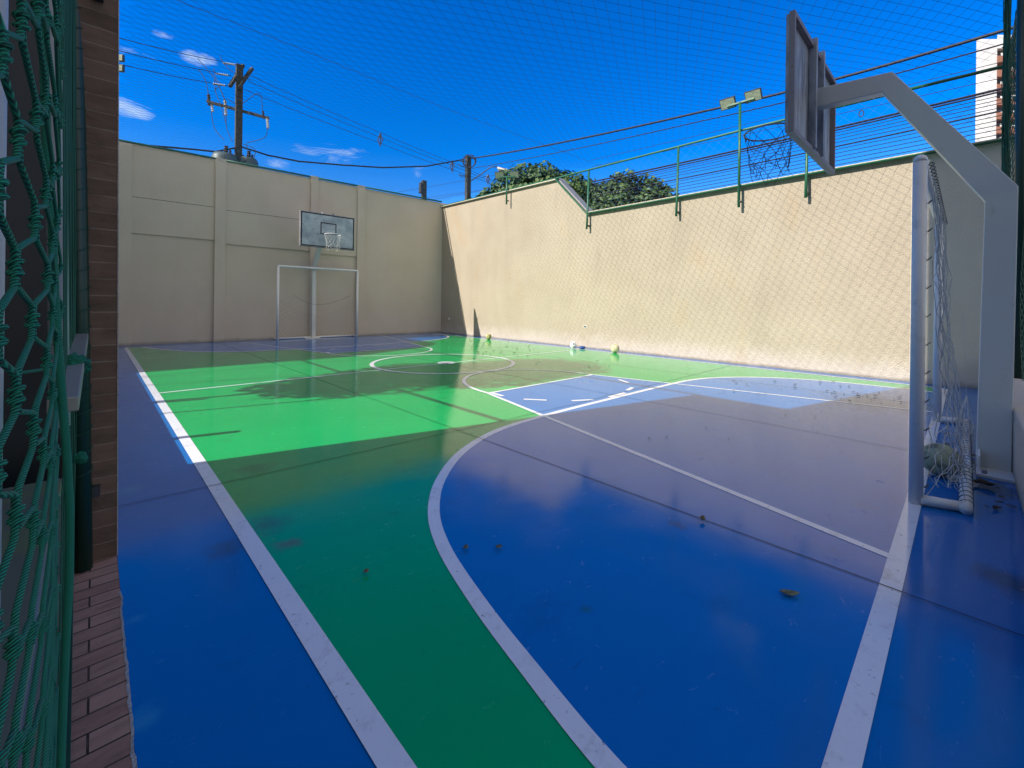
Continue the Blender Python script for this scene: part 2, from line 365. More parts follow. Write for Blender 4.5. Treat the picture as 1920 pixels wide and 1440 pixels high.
def spline(P, k=6):
    P = [Vector(p) for p in P]; out = []
    for i in range(len(P)-1):
        a, b = P[i], P[i+1]; pa = P[i-1] if i else a*2-b; nb = P[i+2] if i+2 < len(P) else b*2-a
        for q in range(k):
            u = q/k; out.append(.5*((2*a)+(b-pa)*u+(2*pa-5*a+4*b-nb)*u*u+(-pa+3*a-3*b+nb)*u**3))
    return [tuple(p) for p in out+[P[-1]]]
Dn = spline([(.93, GN), (.96, .61), (1.025, .96), (1.11, 1.34), (1.235, 1.75), (1.41, 2.09), (1.70, 2.43), (2.14, 2.76), (2.72, 2.99), (3.5, 3.06), (4.8, 3.06), (6.1, 3.04), (6.75, 3.00), (7.34, 2.83), (7.93, 2.40), (8.32, 1.85), (8.50, 1.25), (8.55, .6), (8.55, GN)])
Df = spline([(.86, GF), (.94, 13.4), (1.20, 12.71), (1.66, 11.85), (2.29, 11.36), (3.33, 11.12), (5.5, 11.12), (7.06, 11.24), (8.25, 11.7), (8.85, 12.4), (9.06, 13.0), (9.07, GF-.05)])
sheet('blue_goal_area', Dn, .003, M_key)
sheet('blue_goal_area', Df, .003, M_key)
FTN, FTF = 4.29, 9.78
keyn = [(2.73, GN), (6.90, GN), (6.01, FTN), (3.71, FTN)]
keyf = [(2.95, GF), (7.13, GF), (6.25, FTF), (3.80, FTF)]
def yk(p, q, y): return p[0]+(q[0]-p[0])*(y-p[1])/(q[1]-p[1])
sheet('blue_key', [(yk(keyn[0], keyn[3], 3.05), 3.05), (yk(keyn[1], keyn[2], 3.05), 3.05), keyn[2], keyn[3]], .0034, M_key)
sheet('blue_key', [keyf[3], keyf[2], (yk(keyf[1], keyf[2], 11.1), 11.1), (yk(keyf[0], keyf[3], 11.1), 11.1)], .0034, M_key)
L = MB(); Z = .0042
strip(L, [(SL, GN-.035), (SL, GF+.035)], .074, Z); strip(L, [(SR, GN), (SR+.13, GF-.1)], .055, Z)
L1 = MB(); strip(L1, [(SL+.037, GN), (SR-.03, GN)], .072, Z); strip(L1, [(SL+.037, GF), (SR+.1, GF-.1)], .045, Z)
L.build('white_sideline', M_line)['kind'] = 'structure'; L1.build('white_goal_line', M_line)['kind'] = 'structure'
L = MB(); strip(L, [(SL+.037, HALF-.04), (SR+.04, HALF-.07)], .046, Z)
L.build('white_half_line', M_line)['kind'] = 'structure'
L = MB(); strip(L, ell(4.95, 7.04, 1.35, 1.35, 0, 360, 96)[:-1], .075, Z+.0008, True)
n = len(L.v); L.v += [(x, y, Z+.0008) for x, y in ell(4.95, 6.98, .17, .17, 0, 360, 32)[:-1]]; L.f.append(tuple(range(n, n+32)))
L.build('white_centre_circle', M_line)['kind'] = 'structure'
for D, w_ in ((Dn, .066), (Df, .078)):
    L = MB(); strip(L, D, w_, Z); L.build('white_goal_area_line', M_line)['kind'] = 'structure'
L = MB(); z2 = Z+.0008
strip(L, [keyn[0], keyn[3]], .052, z2); strip(L, [keyn[1], keyn[2]], .05, z2); strip(L, [(3.70, FTN), (6.02, FTN)], .05, z2+.0008)
strip(L, ell(4.86, FTN, 1.14, 1.36, 0, 180), .055, z2)
for a, b in (((918,736),(943,743)), ((982,749),(1025,751)), ((1072,752),(1112,750)), ((1142,745),(1172,737)), ((1176,732.5),(1186,727)), ((1160,712),(1178,718))):
    p, q = ground(*a), ground(*b); strip(L, [p, q], .058, z2)
L.build('white_free_throw_line', M_line)['kind'] = 'structure'
L = MB()
strip(L, [keyf[0], keyf[3]], .05, z2); strip(L, [keyf[1], keyf[2]], .05, z2); strip(L, [(3.80, FTF), (6.25, FTF)], .045, z2+.0008)
strip(L, ell(5.02, FTF, 1.22, 1.18, 180, 360), .055, z2)
for a in range(20, 170, 36): strip(L, ell(5.02, FTF, 1.2, 1.15, a, a+16, 8), .05, z2)
L.build('white_free_throw_line', M_line)['kind'] = 'structure'
L = MB()
for x in (2.43, 4.88, 7.33): strip(L, [(x, -1.3), (x, 3.2), (x+.02, 14.2)], .0055, .0068)
for y in (3.3, 8.6): strip(L, [(.1, y), (4, y-.13), (9.4, y-.1)], .0055, .0068)
L.build('floor_joints', M_joint)['kind'] = 'structure'

# ------------------------------------------------------------------ walls
# right wall
prof = [(.62, -.05), (.62, 3.60), (7.06, 3.60), (8.16, 4.72), (14.25, 4.84), (14.25, -.05)]
rw = thing('boundary_wall', (9.5, 7, 0), 'long cream rendered wall in full sun along the right side of the court, stepping down halfway', 'wall')
MB().prism([(wx(y), y, z) for y, z in prof], (.2, 0, 0)).build('wall', M_wall, rw)
MB().prism([(wx(y), y, z) for y, z in ((-.62, -.05), (-.62, 3.60), (.62, 3.60), (.62, -.05))], (.2, 0, 0)).build('smooth_section', M_back, rw)  # smooth finish; the lighter colour also lifts the shade on this end
M_lead = mat('dull grey flashing', (.24, .25, .26), .55); cop = MB()
def wall_seg(mb, a, b, x0, x1, z0, z1):
    (ya, za), (yb, zb) = a, b; n = len(mb.v)
    for (y, z) in (a, b):
        mb.v += [(wx(y)+x0, y, z+z0), (wx(y)+x1, y, z+z0), (wx(y)+x1, y, z+z1), (wx(y)+x0, y, z+z1)]
    mb.f += [tuple(n+i for i in q) for q in ((0,1,2,3),(7,6,5,4),(0,4,5,1),(1,5,6,2),(2,6,7,3),(3,7,4,0))]
for a, b in (((-.62, 3.60), (7.04, 3.60)), ((8.17, 4.72), (14.2, 4.84))): wall_seg(cop, a, b, -.095, .25, .002, .035)
cop.build('coping', M_back, rw)
fl = MB(); wall_seg(fl, (7.05, 3.64), (8.155, 4.76), -.03, .27, 0, .05); fl.build('flashing', M_lead, rw)
# back wall with pilasters
bw = thing('boundary_wall', (5, 14.5, 0), 'shaded cream panelled wall with pilasters behind the far goal', 'wall')
ZB = 4.98
MB().prism([(-.6, by(-.6), -.05), (wx(14)+.2, by(9.8), -.05), (wx(14)+.2, by(9.8), 5.0), (-.6, by(-.6), 5.0)], (0, .2, 0)).build('wall', M_back, bw)
for x0, x1, top in ((.30, .66, 5.0), (2.38, 2.63, 5.06), (4.86, 5.08, 5.07), (6.34, 6.60, 5.06)):
    MB().box((x0, by(x0)-.085, 0), (x1, by(x0)+.02, top)).build('pilaster', M_back, bw, bevel=.004)
for (xa, xb, z) in ((.66, 2.38, 2.80), (2.63, 4.86, 2.72), (5.08, 6.34, 2.66)):
    MB().prism([(xa, by(xa)-.035, z), (xa, by(xa)+.02, z), (xa, by(xa)+.02, 5.0), (xa, by(xa)-.035, 5.0)], (xb-xa, by(xb)-by(xa), 0)).build('upper_panel', M_back, bw)
m = MB()
for (xa, xb, z) in ((.67, 2.37, 3.70), (2.64, 4.85, 3.66)): m.bar((xa, by(xa)-.036, z), (xb, by(xb)-.036, z), .004, .008)
m.build('groove', M_joint, bw)
m = MB()
for a, b in ((-.5, 2.38), (2.63, 4.86), (5.08, 6.34), (6.6, 9.62)): m.tube([(a, by(a)-.06, 5.03), (b, by(b)-.06, 5.03)], .028, 8)
m.build('top_rail', M_green_metal, bw, True)
MB().box((-.6, by(0)-.02, 5.001), (wx(14)+.2, by(0)+.3, 5.04)).build('coping', M_back, bw)

# left side: brown brick pier, low kerb, far stepped wall, tall building that shades the near end
bp = thing('brick_wall', (-.2, 3.3, 0), 'brown brick tile wall end standing right behind the green pipe at the left', 'wall')
MB().prism([(-.9, 2.69, -.05), (.088, 2.69, -.05), (.056, 2.69, 4.0), (-.9, 2.69, 4.0)], (0, 1.26, 0)).build('wall', M_pier, bp)
MB().prism([(.0885, 2.687, 0), (.0925, 2.687, 0), (.0605, 2.687, 4.0), (.0565, 2.687, 4.0)], (0, 1.26, 0)).build('corner_trim', plaster('pale grout', (.35, .33, .3), (.45, .42, .38), 90), bp)
m = MB(); m.box((.055, 2.66, .0), (.075, 2.689, .0)) if False else None
MB().box((-.01, 2.655, .30), (.03, 2.69, .345)).build('clamp', M_lamp_case, bp)
MB().box((-.02, 2.655, 2.50), (.02, 2.69, 2.55)).build('clamp', M_lamp_case, bp)
k = MB().box((-.05, 3.95, -.05), (.088, 9.18, .287)).build('side_kerb', M_back); tag(k, 'low cream kerb along the left side of the court beyond the brick wall', 'kerb')
lw = MB().prism([(.088, 9.18, -.05), (.088, 9.18, .36), (.088, 10.02, 2.73), (.088, 11.3, 4.30), (.088, 12.26, 4.9), (.088, 14.41, 5.0), (.088, 14.41, -.05)], (-.2, 0, 0)).build('side_wall', M_back)
tag(lw, 'cream side wall with sloping top in the far left corner of the court', 'wall')
bd = thing('neighbour_building', (-6, -4, 0), 'tall plain building left of the court whose shade covers the near end', 'building')
MB().box((-12, -14, -.05), (-2, 3.45, 13)).build('wall', M_back, bd)
for i in range(4):
    for j in range(3): MB().box((-2.0, -10+3.2*j, 1.5+3*i), (-1.96, -8.6+3.2*j, 2.9+3*i)).build('window', M_lamp_case, bd)

# low end wall behind the near goal, with its net fence
ew = tag(MB().box((2.2, -.62, -.05), (wx(0), -.24, .47)).build('end_wall', M_back, bevel=.012), 'low cream wall behind the near goal that carries the green net fence', 'wall')

# ------------------------------------------------------------------ pipes, rails and nets
def net(mb, P, nu, nv, r, sides=3, jit=0, diag=True, sub=1, skip=None):
    """diamond net over the sheet P(u, v), u and v in 0..1, drawn as two families of cords"""
    def q(i, j):
        p = Vector(P(min(max(i/nu, 0), 1), min(max(j/nv, 0), 1)))
        if jit:
            s = Vector((i*1.37, j*2.11, nu*.31)); p = p + jit*Vector((noise.noise(s), noise.noise(s+Vector((7, 1, 3))), noise.noise(s+Vector((3, 9, 5)))))
        return p
    def run(cells):
        seg = []
        for c in cells:
            if skip and skip(*c):
                if len(seg) > 1: mb.tube(seg, r, sides, False)
                seg = []
            else: seg.append(q(*c))
        if len(seg) > 1: mb.tube(seg, r, sides, False)
    for s in range(0, nu+nv+1, 2):                       # i + j = s and i - j = s - nv
        run([(i, s-i) for i in range(max(0, s-nv), min(nu, s)+1)])
        d = s-nv if (nv % 2 == 0) else s-nv
        run([(i, i-d) for i in range(max(0, d), min(nu, nv+d)+1)])
# roof net: cords on two slanted families
rn = MB(); ang = (math.radians(-29), math.radians(27)); spc = .134
XA, XB, YA, YBk = .05, 9.42, -.38, 14.36
def zr(x, y):
    u = (x-XA)/(XB-XA); v = (y-YA)/(YBk-YA)
    return 4.74 + .24*v*v - .20*math.sin(math.pi*u)*math.sin(math.pi*min(1, v*1.0))*.9 + .02*noise.noise(Vector((x*.7, y*.7, 0)))
for a in ang:
    d = Vector((math.cos(a), math.sin(a))); nrm = Vector((-d.y, d.x))
    for k in range(-140, 160):
        o = nrm*k*spc; pts = []
        t = -20.0
        while t < 22:
            p = o+d*t
            if XA <= p.x <= XB and YA <= p.y <= YBk:
                w = .012*noise.noise(Vector((p.x*1.3, p.y*1.3, k*.2)))
                pts.append((p.x+nrm.x*w, p.y+nrm.y*w, zr(p.x, p.y)))
            t += .42
        if len(pts) > 1: rn.tube(pts, .0020, 3, False)
tag(rn.build('roof_net', M_net_dark), 'thin wide-mesh net stretched over the whole court against the blue sky', 'net')
# net fence on the right wall
fs = thing('net_fence', (9.4, 4, 3.6), 'green pipe fence on top of the sunny right wall with thin netting', 'fence')
xr = -.045
MB().tube([(wx(14.2)+xr-.03, 14.2, 4.87), (wx(8.15)+xr-.03, 8.15, 4.76), (wx(3)+xr, 3.2, 4.74), (wx(-.5)+xr, -.5, 4.66)], .026, 8).build('top_rail', M_green_metal, fs, True)
MB().tube([(wx(8.15)-.09, 8.15, 4.72), (wx(7.05)-.09, 7.05, 3.60), (wx(-.5)-.09, -.5, 3.60)], .022, 8).build('bottom_rail', M_green_metal, fs, True)
for y in (7.0, 4.51, 2.04):
    MB().tube([(wx(y)-.13, y, 3.17), (wx(y)-.10, y, 3.62), (wx(y)-.06, y, 4.74)], .026, 10).build('post', M_green_metal, fs, True)
    MB().box((wx(y)-.12, y-.03, 3.24), (wx(y)+.005, y+.01, 3.28)).build('bracket', M_dark_green, fs)
m = MB(); net(m, lambda u, v: (wx(0)-.06, -.45+u*7.6, 3.62+v*1.1), 76, 11, .0016); m.build('netting', M_net_dark, fs)
# floodlights
def floodlight(loc, head_dirs, z0, z1, label, bracket=True):
    t = thing('floodlight', (loc[0], loc[1], z0), label, 'floodlight', 'floodlight pairs around the court')
    MB().tube([(loc[0], loc[1], z0), (loc[0], loc[1], z1)], .027, 10).build('pole', M_green_metal, t, True)
    if bracket:
        MB().box((loc[0]-.02, loc[1]-.03, z0+.1), (loc[0]+.09, loc[1], z0+.13)).build('bracket', M_dark_green, t)
    a = Vector((loc[0], loc[1], z1))
    ax = Vector(head_dirs[0]).normalized()
    MB().bar(a-ax*.26, a+ax*.26, .03, .03).build('crossarm', M_green_metal, t)
    for s in (-1, 1):
        c = a + ax*s*.24 + Vector((0, 0, .05)); out = Vector(head_dirs[1]).normalized(); up = ax.cross(out).normalized()
        if up.z < 0: up = -up
        def slab(mb, w, h, d0, d1):
            p = [c+ax*i*w/2+up*j*h/2+out*d0 for i, j in ((-1,-1),(1,-1),(1,1),(-1,1))]
            mb.prism(p, out*(d1-d0)); return mb
        h = slab(MB(), .30, .22, -.05, 0).build('lamp_head', M_lamp_case, t, bevel=.006)
        slab(MB(), .27, .19, .001, .006).build('lamp_glass', M_lamp_glass, h)
    return t
inw = Vector((-.75, -.25, -.72))
floodlight((wx(3.2)-.13, 3.19), (Vector((0, 1, 0)), Vector((-.8, 0, -.55))), 3.17, 5.28, 'pair of floodlights on a green post above the right wall, beside the near basketball hoop')
floodlight((wx(10.2)-.16, 10.17), (Vector((-.55, .8, 0)), Vector((-.7, -.5, -.6))), 4.32, 5.20, 'pair of floodlights on a short green post near the far wall corner, before the tree')
t = thing('floodlight', tuple(at(212, 560, 10.6)), 'two stacked floodlights peeping out beside the brown brick wall', 'floodlight', 'floodlight pairs around the court'); t.location.z = 4.9
pf = at(213, 100, 10.6)
MB().tube([(pf.x, pf.y, 4.4), (pf.x, pf.y, 7.3)], .027, 10).build('pole', M_green_metal, t, True)
for y_ in (108, 127):
    c = at(226, y_, 10.55); MB().bar((pf.x, pf.y, c.z), c, .02, .02).build('crossarm', M_green_metal, t)
    u_, w_ = RT*.055, UP*.082
    h = MB().prism([c-u_-w_, c+u_-w_, c+u_+w_, c-u_+w_], FWD*.06).build('lamp_head', M_lamp_case, t, bevel=.005)
    u_, w_ = RT*.042, UP*.066; c = c-FWD*.006
    MB().prism([c-u_-w_, c+u_-w_, c+u_+w_, c-u_+w_], FWD*.005).build('lamp_glass', M_lamp_glass, h)

# end net fence behind near goal
ef = thing('net_fence', (6.9, -.4, .47), 'tall green net fence standing on the low wall at the right edge', 'fence')
MB().tube([(6.92, -.38, .47), (6.92, -.38, 5.0)], .042, 12).build('post', M_dark_green, ef, True)
MB().tube([(2.6, -.42, 4.74), (wx(0), -.40, 4.68)], .03, 8).build('top_rail', M_dark_green, ef, True)
m = MB(); net(m, lambda u, v: (2.8+u*6.6, -.41+.03*math.sin(u*60)+.02*math.sin(v*9), .50+v*4.2), 132, 84, .003); m.build('netting', M_net_green, ef)
bn = MB()
for i in range(46):
    x, y = 7.62+R_.uniform(-.3, .3)*.3, -.30+R_.uniform(-.025, .025); pts = []
    for j in range(15):
        pts.append((x+.05*noise.noise(Vector((i*3.1, j*.5, 0))), y+.022*noise.noise(Vector((i*2.3, j*.5, 7))), 2.2+j*.2))
    bn.tube(pts, .0035, 4, False)
for j in range(40): bn.sphere((7.62+R_.uniform(-.09, .09), -.29+R_.uniform(-.02, .02), 2.2+R_.random()*2.8), .011, 6, 4)
tag(bn.build('gathered_net', M_net_green), 'dark green gathered net hanging beside the fence post in the upper right corner', 'net')

# left side fence (its shadows fall across the green floor)
def post(y, h, r, label): tag(MB().tube([(0.02, y, .28), (0.02, y, h)], r, 10).build('fence_post', M_green_metal, None, True), label, 'post', 'posts along the left side of the court')
post(8.62, .62, .018, 'short thin post farthest along the left kerb'); post(7.81, 4.0, .02, 'tall thin post carrying rails at far part of the left kerb')
post(6.45, .66, .034, 'short thick post in the middle of the left kerb'); post(5.82, 4.0, .02, 'tall thin post carrying rails at the middle of left kerb'); post(4.74, .64, .04, 'short thick post on the left kerb nearest the brick wall')
tag(MB().tube([(.02, 3.95, 2.06), (.02, 9.8, 2.06)], .022, 8).build('side_rail', M_green_metal, None, True), 'lower green pipe rail along the left side of the court', 'rail')
tag(MB().tube([(.02, 3.95, 4.02), (.02, 11.1, 4.02)], .022, 8).build('side_rail', M_green_metal, None, True), 'upper green pipe rail along the left side of the court', 'rail')

# ------------------------------------------------------------------ trees
def leaf_blob(mb, blobs, count, size, rnd, droop=.5):
    tot = sum(b[3] for b in blobs)
    for _ in range(count):
        w = rnd.random()*tot
        for b in blobs:
            w -= b[3]
            if w <= 0: break
        c, rx, rz = Vector(b[0]), b[1], b[2]
        d = Vector((rnd.gauss(0, 1), rnd.gauss(0, 1), rnd.gauss(0, 1))).normalized()
        rr = rnd.random()**.22*(1+.28*noise.noise(d*2.3+c))
        p = c + Vector((d.x*rx, d.y*rx, d.z*rz))*rr
        if noise.noise(p*1.7) < -.33: continue
        nrm = (d*1.1+Vector((rnd.gauss(0, .5), rnd.gauss(0, .5), rnd.gauss(.35, .5)))).normalized()
        t = nrm.cross(Vector((rnd.gauss(0, 1), rnd.gauss(0, 1), rnd.gauss(0, 1)))).normalized(); t = (t - Vector((0, 0, droop))).normalized()
        s_ = nrm.cross(t).normalized(); L_ = size*rnd.uniform(.7, 1.3); W_ = L_*.32
        n = len(mb.v)
        nn = t.cross(s_).normalized()*L_*.08
        mb.v += [tuple(p), tuple(p+t*L_*.35+s_*W_+nn), tuple(p+t*L_*.75+s_*W_*.8+nn), tuple(p+t*L_), tuple(p+t*L_*.75-s_*W_*.8+nn), tuple(p+t*L_*.35-s_*W_+nn)]
        mb.f += [(n, n+1, n+2, n+3), (n, n+3, n+4, n+5)]
def tree(loc, blobs, count, size, label, seed, trunk_h, r=.16):
    rnd = random.Random(seed); t = thing('broadleaf_tree', loc, label, 'tree')
    base = Vector(loc)
    tk = MB(); tk.tube([base, base+Vector((.05, .03, trunk_h*.5)), base+Vector((0, .1, trunk_h))], [r, r*.8, r*.6], 10)
    for b in blobs:
        c = Vector(b[0]); a = base+Vector((0, .1, trunk_h*.9))
        tk.tube([a, a.lerp(c, .5)+Vector((0, 0, -.1)), c], [r*.5, r*.3, r*.12], 7)
        for _ in range(6):
            d = Vector((rnd.gauss(0, 1), rnd.gauss(0, 1), abs(rnd.gauss(0, 1)))).normalized()
            tk.tube([c, c+Vector((d.x*b[1], d.y*b[1], d.z*b[2]))*.75], [r*.12, r*.04], 5)
    tk.build('trunk', M_bark, t, True)
    m = MB(); leaf_blob(m, blobs, count, size, rnd); m.build('crown', M_leaf, t)
def blob(px, py, d, rpx, rz=None, w=None):
    r = rpx/F_PX*d; p = at(px, py, d)
    return (tuple(p), r, (rz or rpx)/F_PX*d, w or r*r)
g = at(1015, 560, 20.6)
tree((g.x, g.y, -.06), [blob(1092, 382, 20.2, 48, 44), blob(925, 392, 21, 45, 40), blob(970, 368, 20.8, 58, 48), blob(1110, 395, 20.2, 60, 55), blob(1005, 366, 20.6, 72, 60), blob(1062, 378, 20.3, 68, 58), blob(955, 385, 21.0, 45, 40), blob(915, 398, 21.3, 42, 34), blob(1110, 400, 20.2, 45, 48), blob(1010, 460, 20.6, 110, 60)], 26000, .20, 'large dark green tree behind the step of the right wall, nearer the street lamp', 3, 2.6)
g = at(1190, 560, 19.5)
tree((g.x, g.y, -.06), [blob(1165, 375, 19.4, 48, 50), blob(1212, 380, 19.2, 50, 44), blob(1130, 400, 19.4, 44, 42), blob(1245, 400, 19.2, 36, 32), blob(1190, 450, 19.3, 90, 60)], 19000, .195, 'dark green tree behind the low part of the right wall, right of the larger one', 5, 2.6)
rt = at(300, 600, 1)
tree((-1.5, 6.86, -.06), [((-1.4, 7.2, 3.0), .95, .7, 1), ((-1.2, 7.7, 3.7), 1.0, .7, 1), ((-1.4, 7.1, 4.3), 1.1, .7, 1), ((-1.2, 7.4, 5.0), 1.1, .6, 1)], 9000, .14, 'small tree left of the court casting a leafy shadow on the green floor', 9, 2.2, .055)

# ------------------------------------------------------------------ basketball stands
def frame_ring(mb, x0, x1, z0, z1, y, w, t_):
    mb.box((x0, y-t_, z0), (x1, y, z0+w)); mb.box((x0, y-t_, z1-w), (x1, y, z1)); mb.box((x0, y-t_, z0+w), (x0+w, y, z1-w)); mb.box((x1-w, y-t_, z0+w), (x1, y, z1-w))
M_board_back = mat('weathered board back', (.20, .21, .25), .6); noise_col(M_board_back, ((.15, .17, .21), (.44, .47, .54)), 5, 8, .38, .62, (2.6, 1, .4))
M_board_face = mat('weathered board face', (.38, .43, .48), .5); noise_col(M_board_face, ((.26, .31, .37), (.48, .53, .58)), 3.5, 8, .35, .65); mixin(M_board_face, (.16, .18, .2), 11, .58, .68, .6)
M_black_paint = mat('black board paint', (.012, .012, .02), .5)
M_frame = mat('pinkish grey board frame', (.26, .22, .22), .55); mixin(M_frame, (.22, .09, .04), 24, .6, .7, .6)
M_rim = mat('grey rim steel', (.30, .26, .28), .45)
M_rimw = mat('white rim steel', (.66, .66, .68), .45)
def hoop(label, X, yp, yb, s, zb0, zb1, zrim, beam, near):
    """X centre, yp pole, yb board back plane, s = +1 faces +Y / -1 faces -Y"""
    t = thing('basketball_hoop', (X, yp, 0), label, 'basketball hoop', 'basketball hoops')
    th = .11
    xs = X-th/2
    m = MB(); m.prism([(xs, yp+s*a, b) for a, b in beam], (th, 0, 0)); m.build('column', M_grey_metal, t, bevel=.006)
    b = MB().box((X-.27, yp-.24, 0), (X+.17, yp+.10, .022)).build('base_plate', M_grey_metal, t, bevel=.003)
    if near:
        for bx, by_ in ((-.23, -.19), (-.23, .06), (.13, .06)): MB().tube([(X+bx, yp+by_, .022), (X+bx, yp+by_, .045)], .014, 6).build('bolt', M_rim, b)
        for yy in (-.13, .085):
            MB().prism([(xs-.10, yp+yy-.006, .022), (xs, yp+yy-.006, .022), (xs, yp+yy-.006, .15), (xs-.06, yp+yy-.006, .15), (xs-.10, yp+yy-.006, .12)], (0, .012, 0)).build('gusset', M_white_metal, b)
    lo, hi = (yb, yb+s*.02)
    bo = MB().box((X-.78, min(lo, hi), zb0), (X+.78, max(lo, hi), zb1)).build('backboard', M_board_back, t)
    f = yb+s*.021
    MB().box((X-.775, min(f, f+s*.002), zb0+.005), (X+.775, max(f, f+s*.002), zb1-.005)).build('board_face', M_board_face, bo)
    m = MB(); f2 = f+s*.0045
    for (x0, x1, z0, z1, w) in ((X-.77, X+.77, zb0+.01, zb1-.01, .035), (X-.23, X+.23, zrim+.02, zrim+.37, .03)):
        for q in ((x0, x1, z0, z0+w), (x0, x1, z1-w, z1), (x0, x0+w, z0+w, z1-w), (x1-w, x1, z0+w, z1-w)): m.box((q[0], min(f2, f2-s*.002), q[2]), (q[1], max(f2, f2-s*.002), q[3]))
    m.build('board_lines', M_black_paint, bo)
    m = MB(); bk = yb-s*.001
    for q in ((X-.79, X+.79, zb0-.01, zb0+.03), (X-.79, X+.79, zb1-.03, zb1+.01), (X-.79, X-.755, zb0+.03, zb1-.03), (X+.755, X+.79, zb0+.03, zb1-.03)): m.box((q[0], min(bk, bk-s*.04), q[2]), (q[1], max(bk, bk-s*.04), q[3]))
    m.build('board_frame', M_frame, bo)
    for dx in (-.17, .12):
        a0 = bk-s*.002; m = MB().box((X+dx, min(a0, a0-s*.06), zb0+.02), (X+dx+.05, max(a0, a0-s*.06), zb1+.05)).build('mounting_bar', M_board_back, t, bevel=.003)
    r = .222; cy = yb+s*(.13+r)
    m = MB(); m.tube([(X+r*math.cos(i*math.pi/20), cy+r*math.sin(i*math.pi/20), zrim) for i in range(40)], .009, 8, closed=True)
    m.bar((X-.06, yb+s*.02, zrim-.01), (X-.05, cy-s*r, zrim), .012, .02); m.bar((X+.06, yb+s*.02, zrim-.01), (X+.05, cy-s*r, zrim), .012, .02)
    rim = m.build('rim', M_rim if near else M_rimw, t, True)
    m = MB(); N = 12; rows = 6; rnd = random.Random(4)
    def P(i, j):
        a = 2*math.pi*(i+.5*(j % 2))/N; k = 1-.30*(j/rows)**.8
        o = Vector((rnd2(i % N, j), rnd2(i % N+40, j), rnd2(i % N+80, j)))*.035*(j/rows) if j else Vector()
        return Vector((X+r*k*math.cos(a), cy+r*k*math.sin(a), zrim-.42*(j/rows)**1.0*(1+.12*math.sin(i*1.7)))) + o
    def rnd2(a, b): return noise.noise(Vector((a*1.13, b*.9, 2.2)))*2
    for j in range(rows):
        for i in range(N):
            a = P(i, j)
            for k2 in ((0, -1) if j % 2 == 0 else (0, 1)):
                b2 = P(i+k2, j+1); mid = a.lerp(b2, .5)+Vector((rnd.uniform(-1, 1), rnd.uniform(-1, 1), -1))*.006
                if rnd.random() > .08: m.tube([a, mid, b2], .0026 if near else .003, 4, False)
    m.build('hoop_net', M_net_grey if near else M_net_white, t)
    return t
beam_n = [(.10, .0), (.07, 1.98), (.66, 2.98), (1.13, 3.0), (1.13, 3.17), (.60, 3.13), (-.09, 2.06), (-.075, 0)]
h1 = hoop('large basketball hoop on a bent grey steel column, seen from behind at the right', 4.78, -.16, 1.0, 1, 2.58, 3.53, 2.89, beam_n, True)
h2 = hoop('distant white basketball hoop with black lined board behind the far goal', 4.95, 14.12, 12.98, -1, 2.72, 3.70, 3.08, [(.10, .0), (.07, 2.1), (.66, 3.0), (1.13, 3.1), (1.13, 3.27), (.60, 3.17), (-.09, 2.2), (-.075, 0)], False)

# ------------------------------------------------------------------ goals
def goal(label, xa, xb, yl, s, H, rad, depth, near):
    t = thing('football_goal', ((xa+xb)/2, yl, 0), label, 'goal', 'football goals')
    for x in (xa, xb):
        MB().tube([(x, yl, 0), (x, yl, H-rad)] , rad, 20).build('post', M_white_metal, t, True)
    # crossbar with rounded corners
    m = MB(); m.tube([(xa, yl, H-rad-.001)]+[(xa+rad*(1-math.cos(a)), yl, H-rad+rad*.55*math.sin(a)) for a in (.4, .8, 1.2, 1.57)]+[(xb-rad*(1-math.cos(a)), yl, H-rad+rad*.55*math.sin(a)) for a in (1.57, 1.2, .8, .4)]+[(xb, yl, H-rad-.001)], rad*.985, 20)
    m.build('crossbar', M_white_metal, t, True)
    yb = yl-s*depth; rb = rad*.86
    for x in (xa, xb):
        MB().tube([(x, yl-s*rad*.5, rb+.002), (x+(.06 if near else 0), yb, rb+.002)], rb, 14).build('ground_bar', M_white_metal, t, True)
    MB().tube([(xa+(.02 if near else 0), yb, rb+.002), (xb+.05, yb, rb+.002)], rb*1.02, 14).build('back_bar', M_white_metal, t, True)
    # back hooks along the bars
    n = 26
    for i in range(n+1):
        x = xa+.05+(xb-xa-.1)*i/n
        MB().tube([(x+.012*math.cos(a), yl-s*(rad*1.02+.014+.012*math.sin(a)), H-rad-.01+.012*math.cos(a*1.0)) for a in [k*.785 for k in range(9)]], .0035, 5).build('net_hook', M_net_grey, t)
    if near: MB().tube([(xa+.08+(xb-xa-.1)*i/600, yb+rb*1.1*math.cos(i*.3), rb+.002+rb*1.1*math.sin(i*.3)) for i in range(600)], .0022, 4).build('lacing_cord', M_net_dark, t)
    for i in range(12 if near else 8):
        z = .12+i*.17*(1 if near else 1.4)
        if z < H-.2: MB().tube([(xa+.012*math.cos(a), yl-s*(rad*1.0+.012+.01*math.sin(a)), z+.01*math.sin(a)) for a in [k*.785 for k in range(9)]], .003, 4).build('net_hook', M_net_grey, t)
    return t, yb
g1, yb1 = goal('big white football goal at the right, seen nearly edge-on with its torn net', 3.60, 6.36, .20, 1, 2.10, .034, .21, True)
g2, yb2 = goal('distant white football goal in front of the shaded wall', 3.86, 6.24, 13.83, -1, 2.18, .034, .30, False)
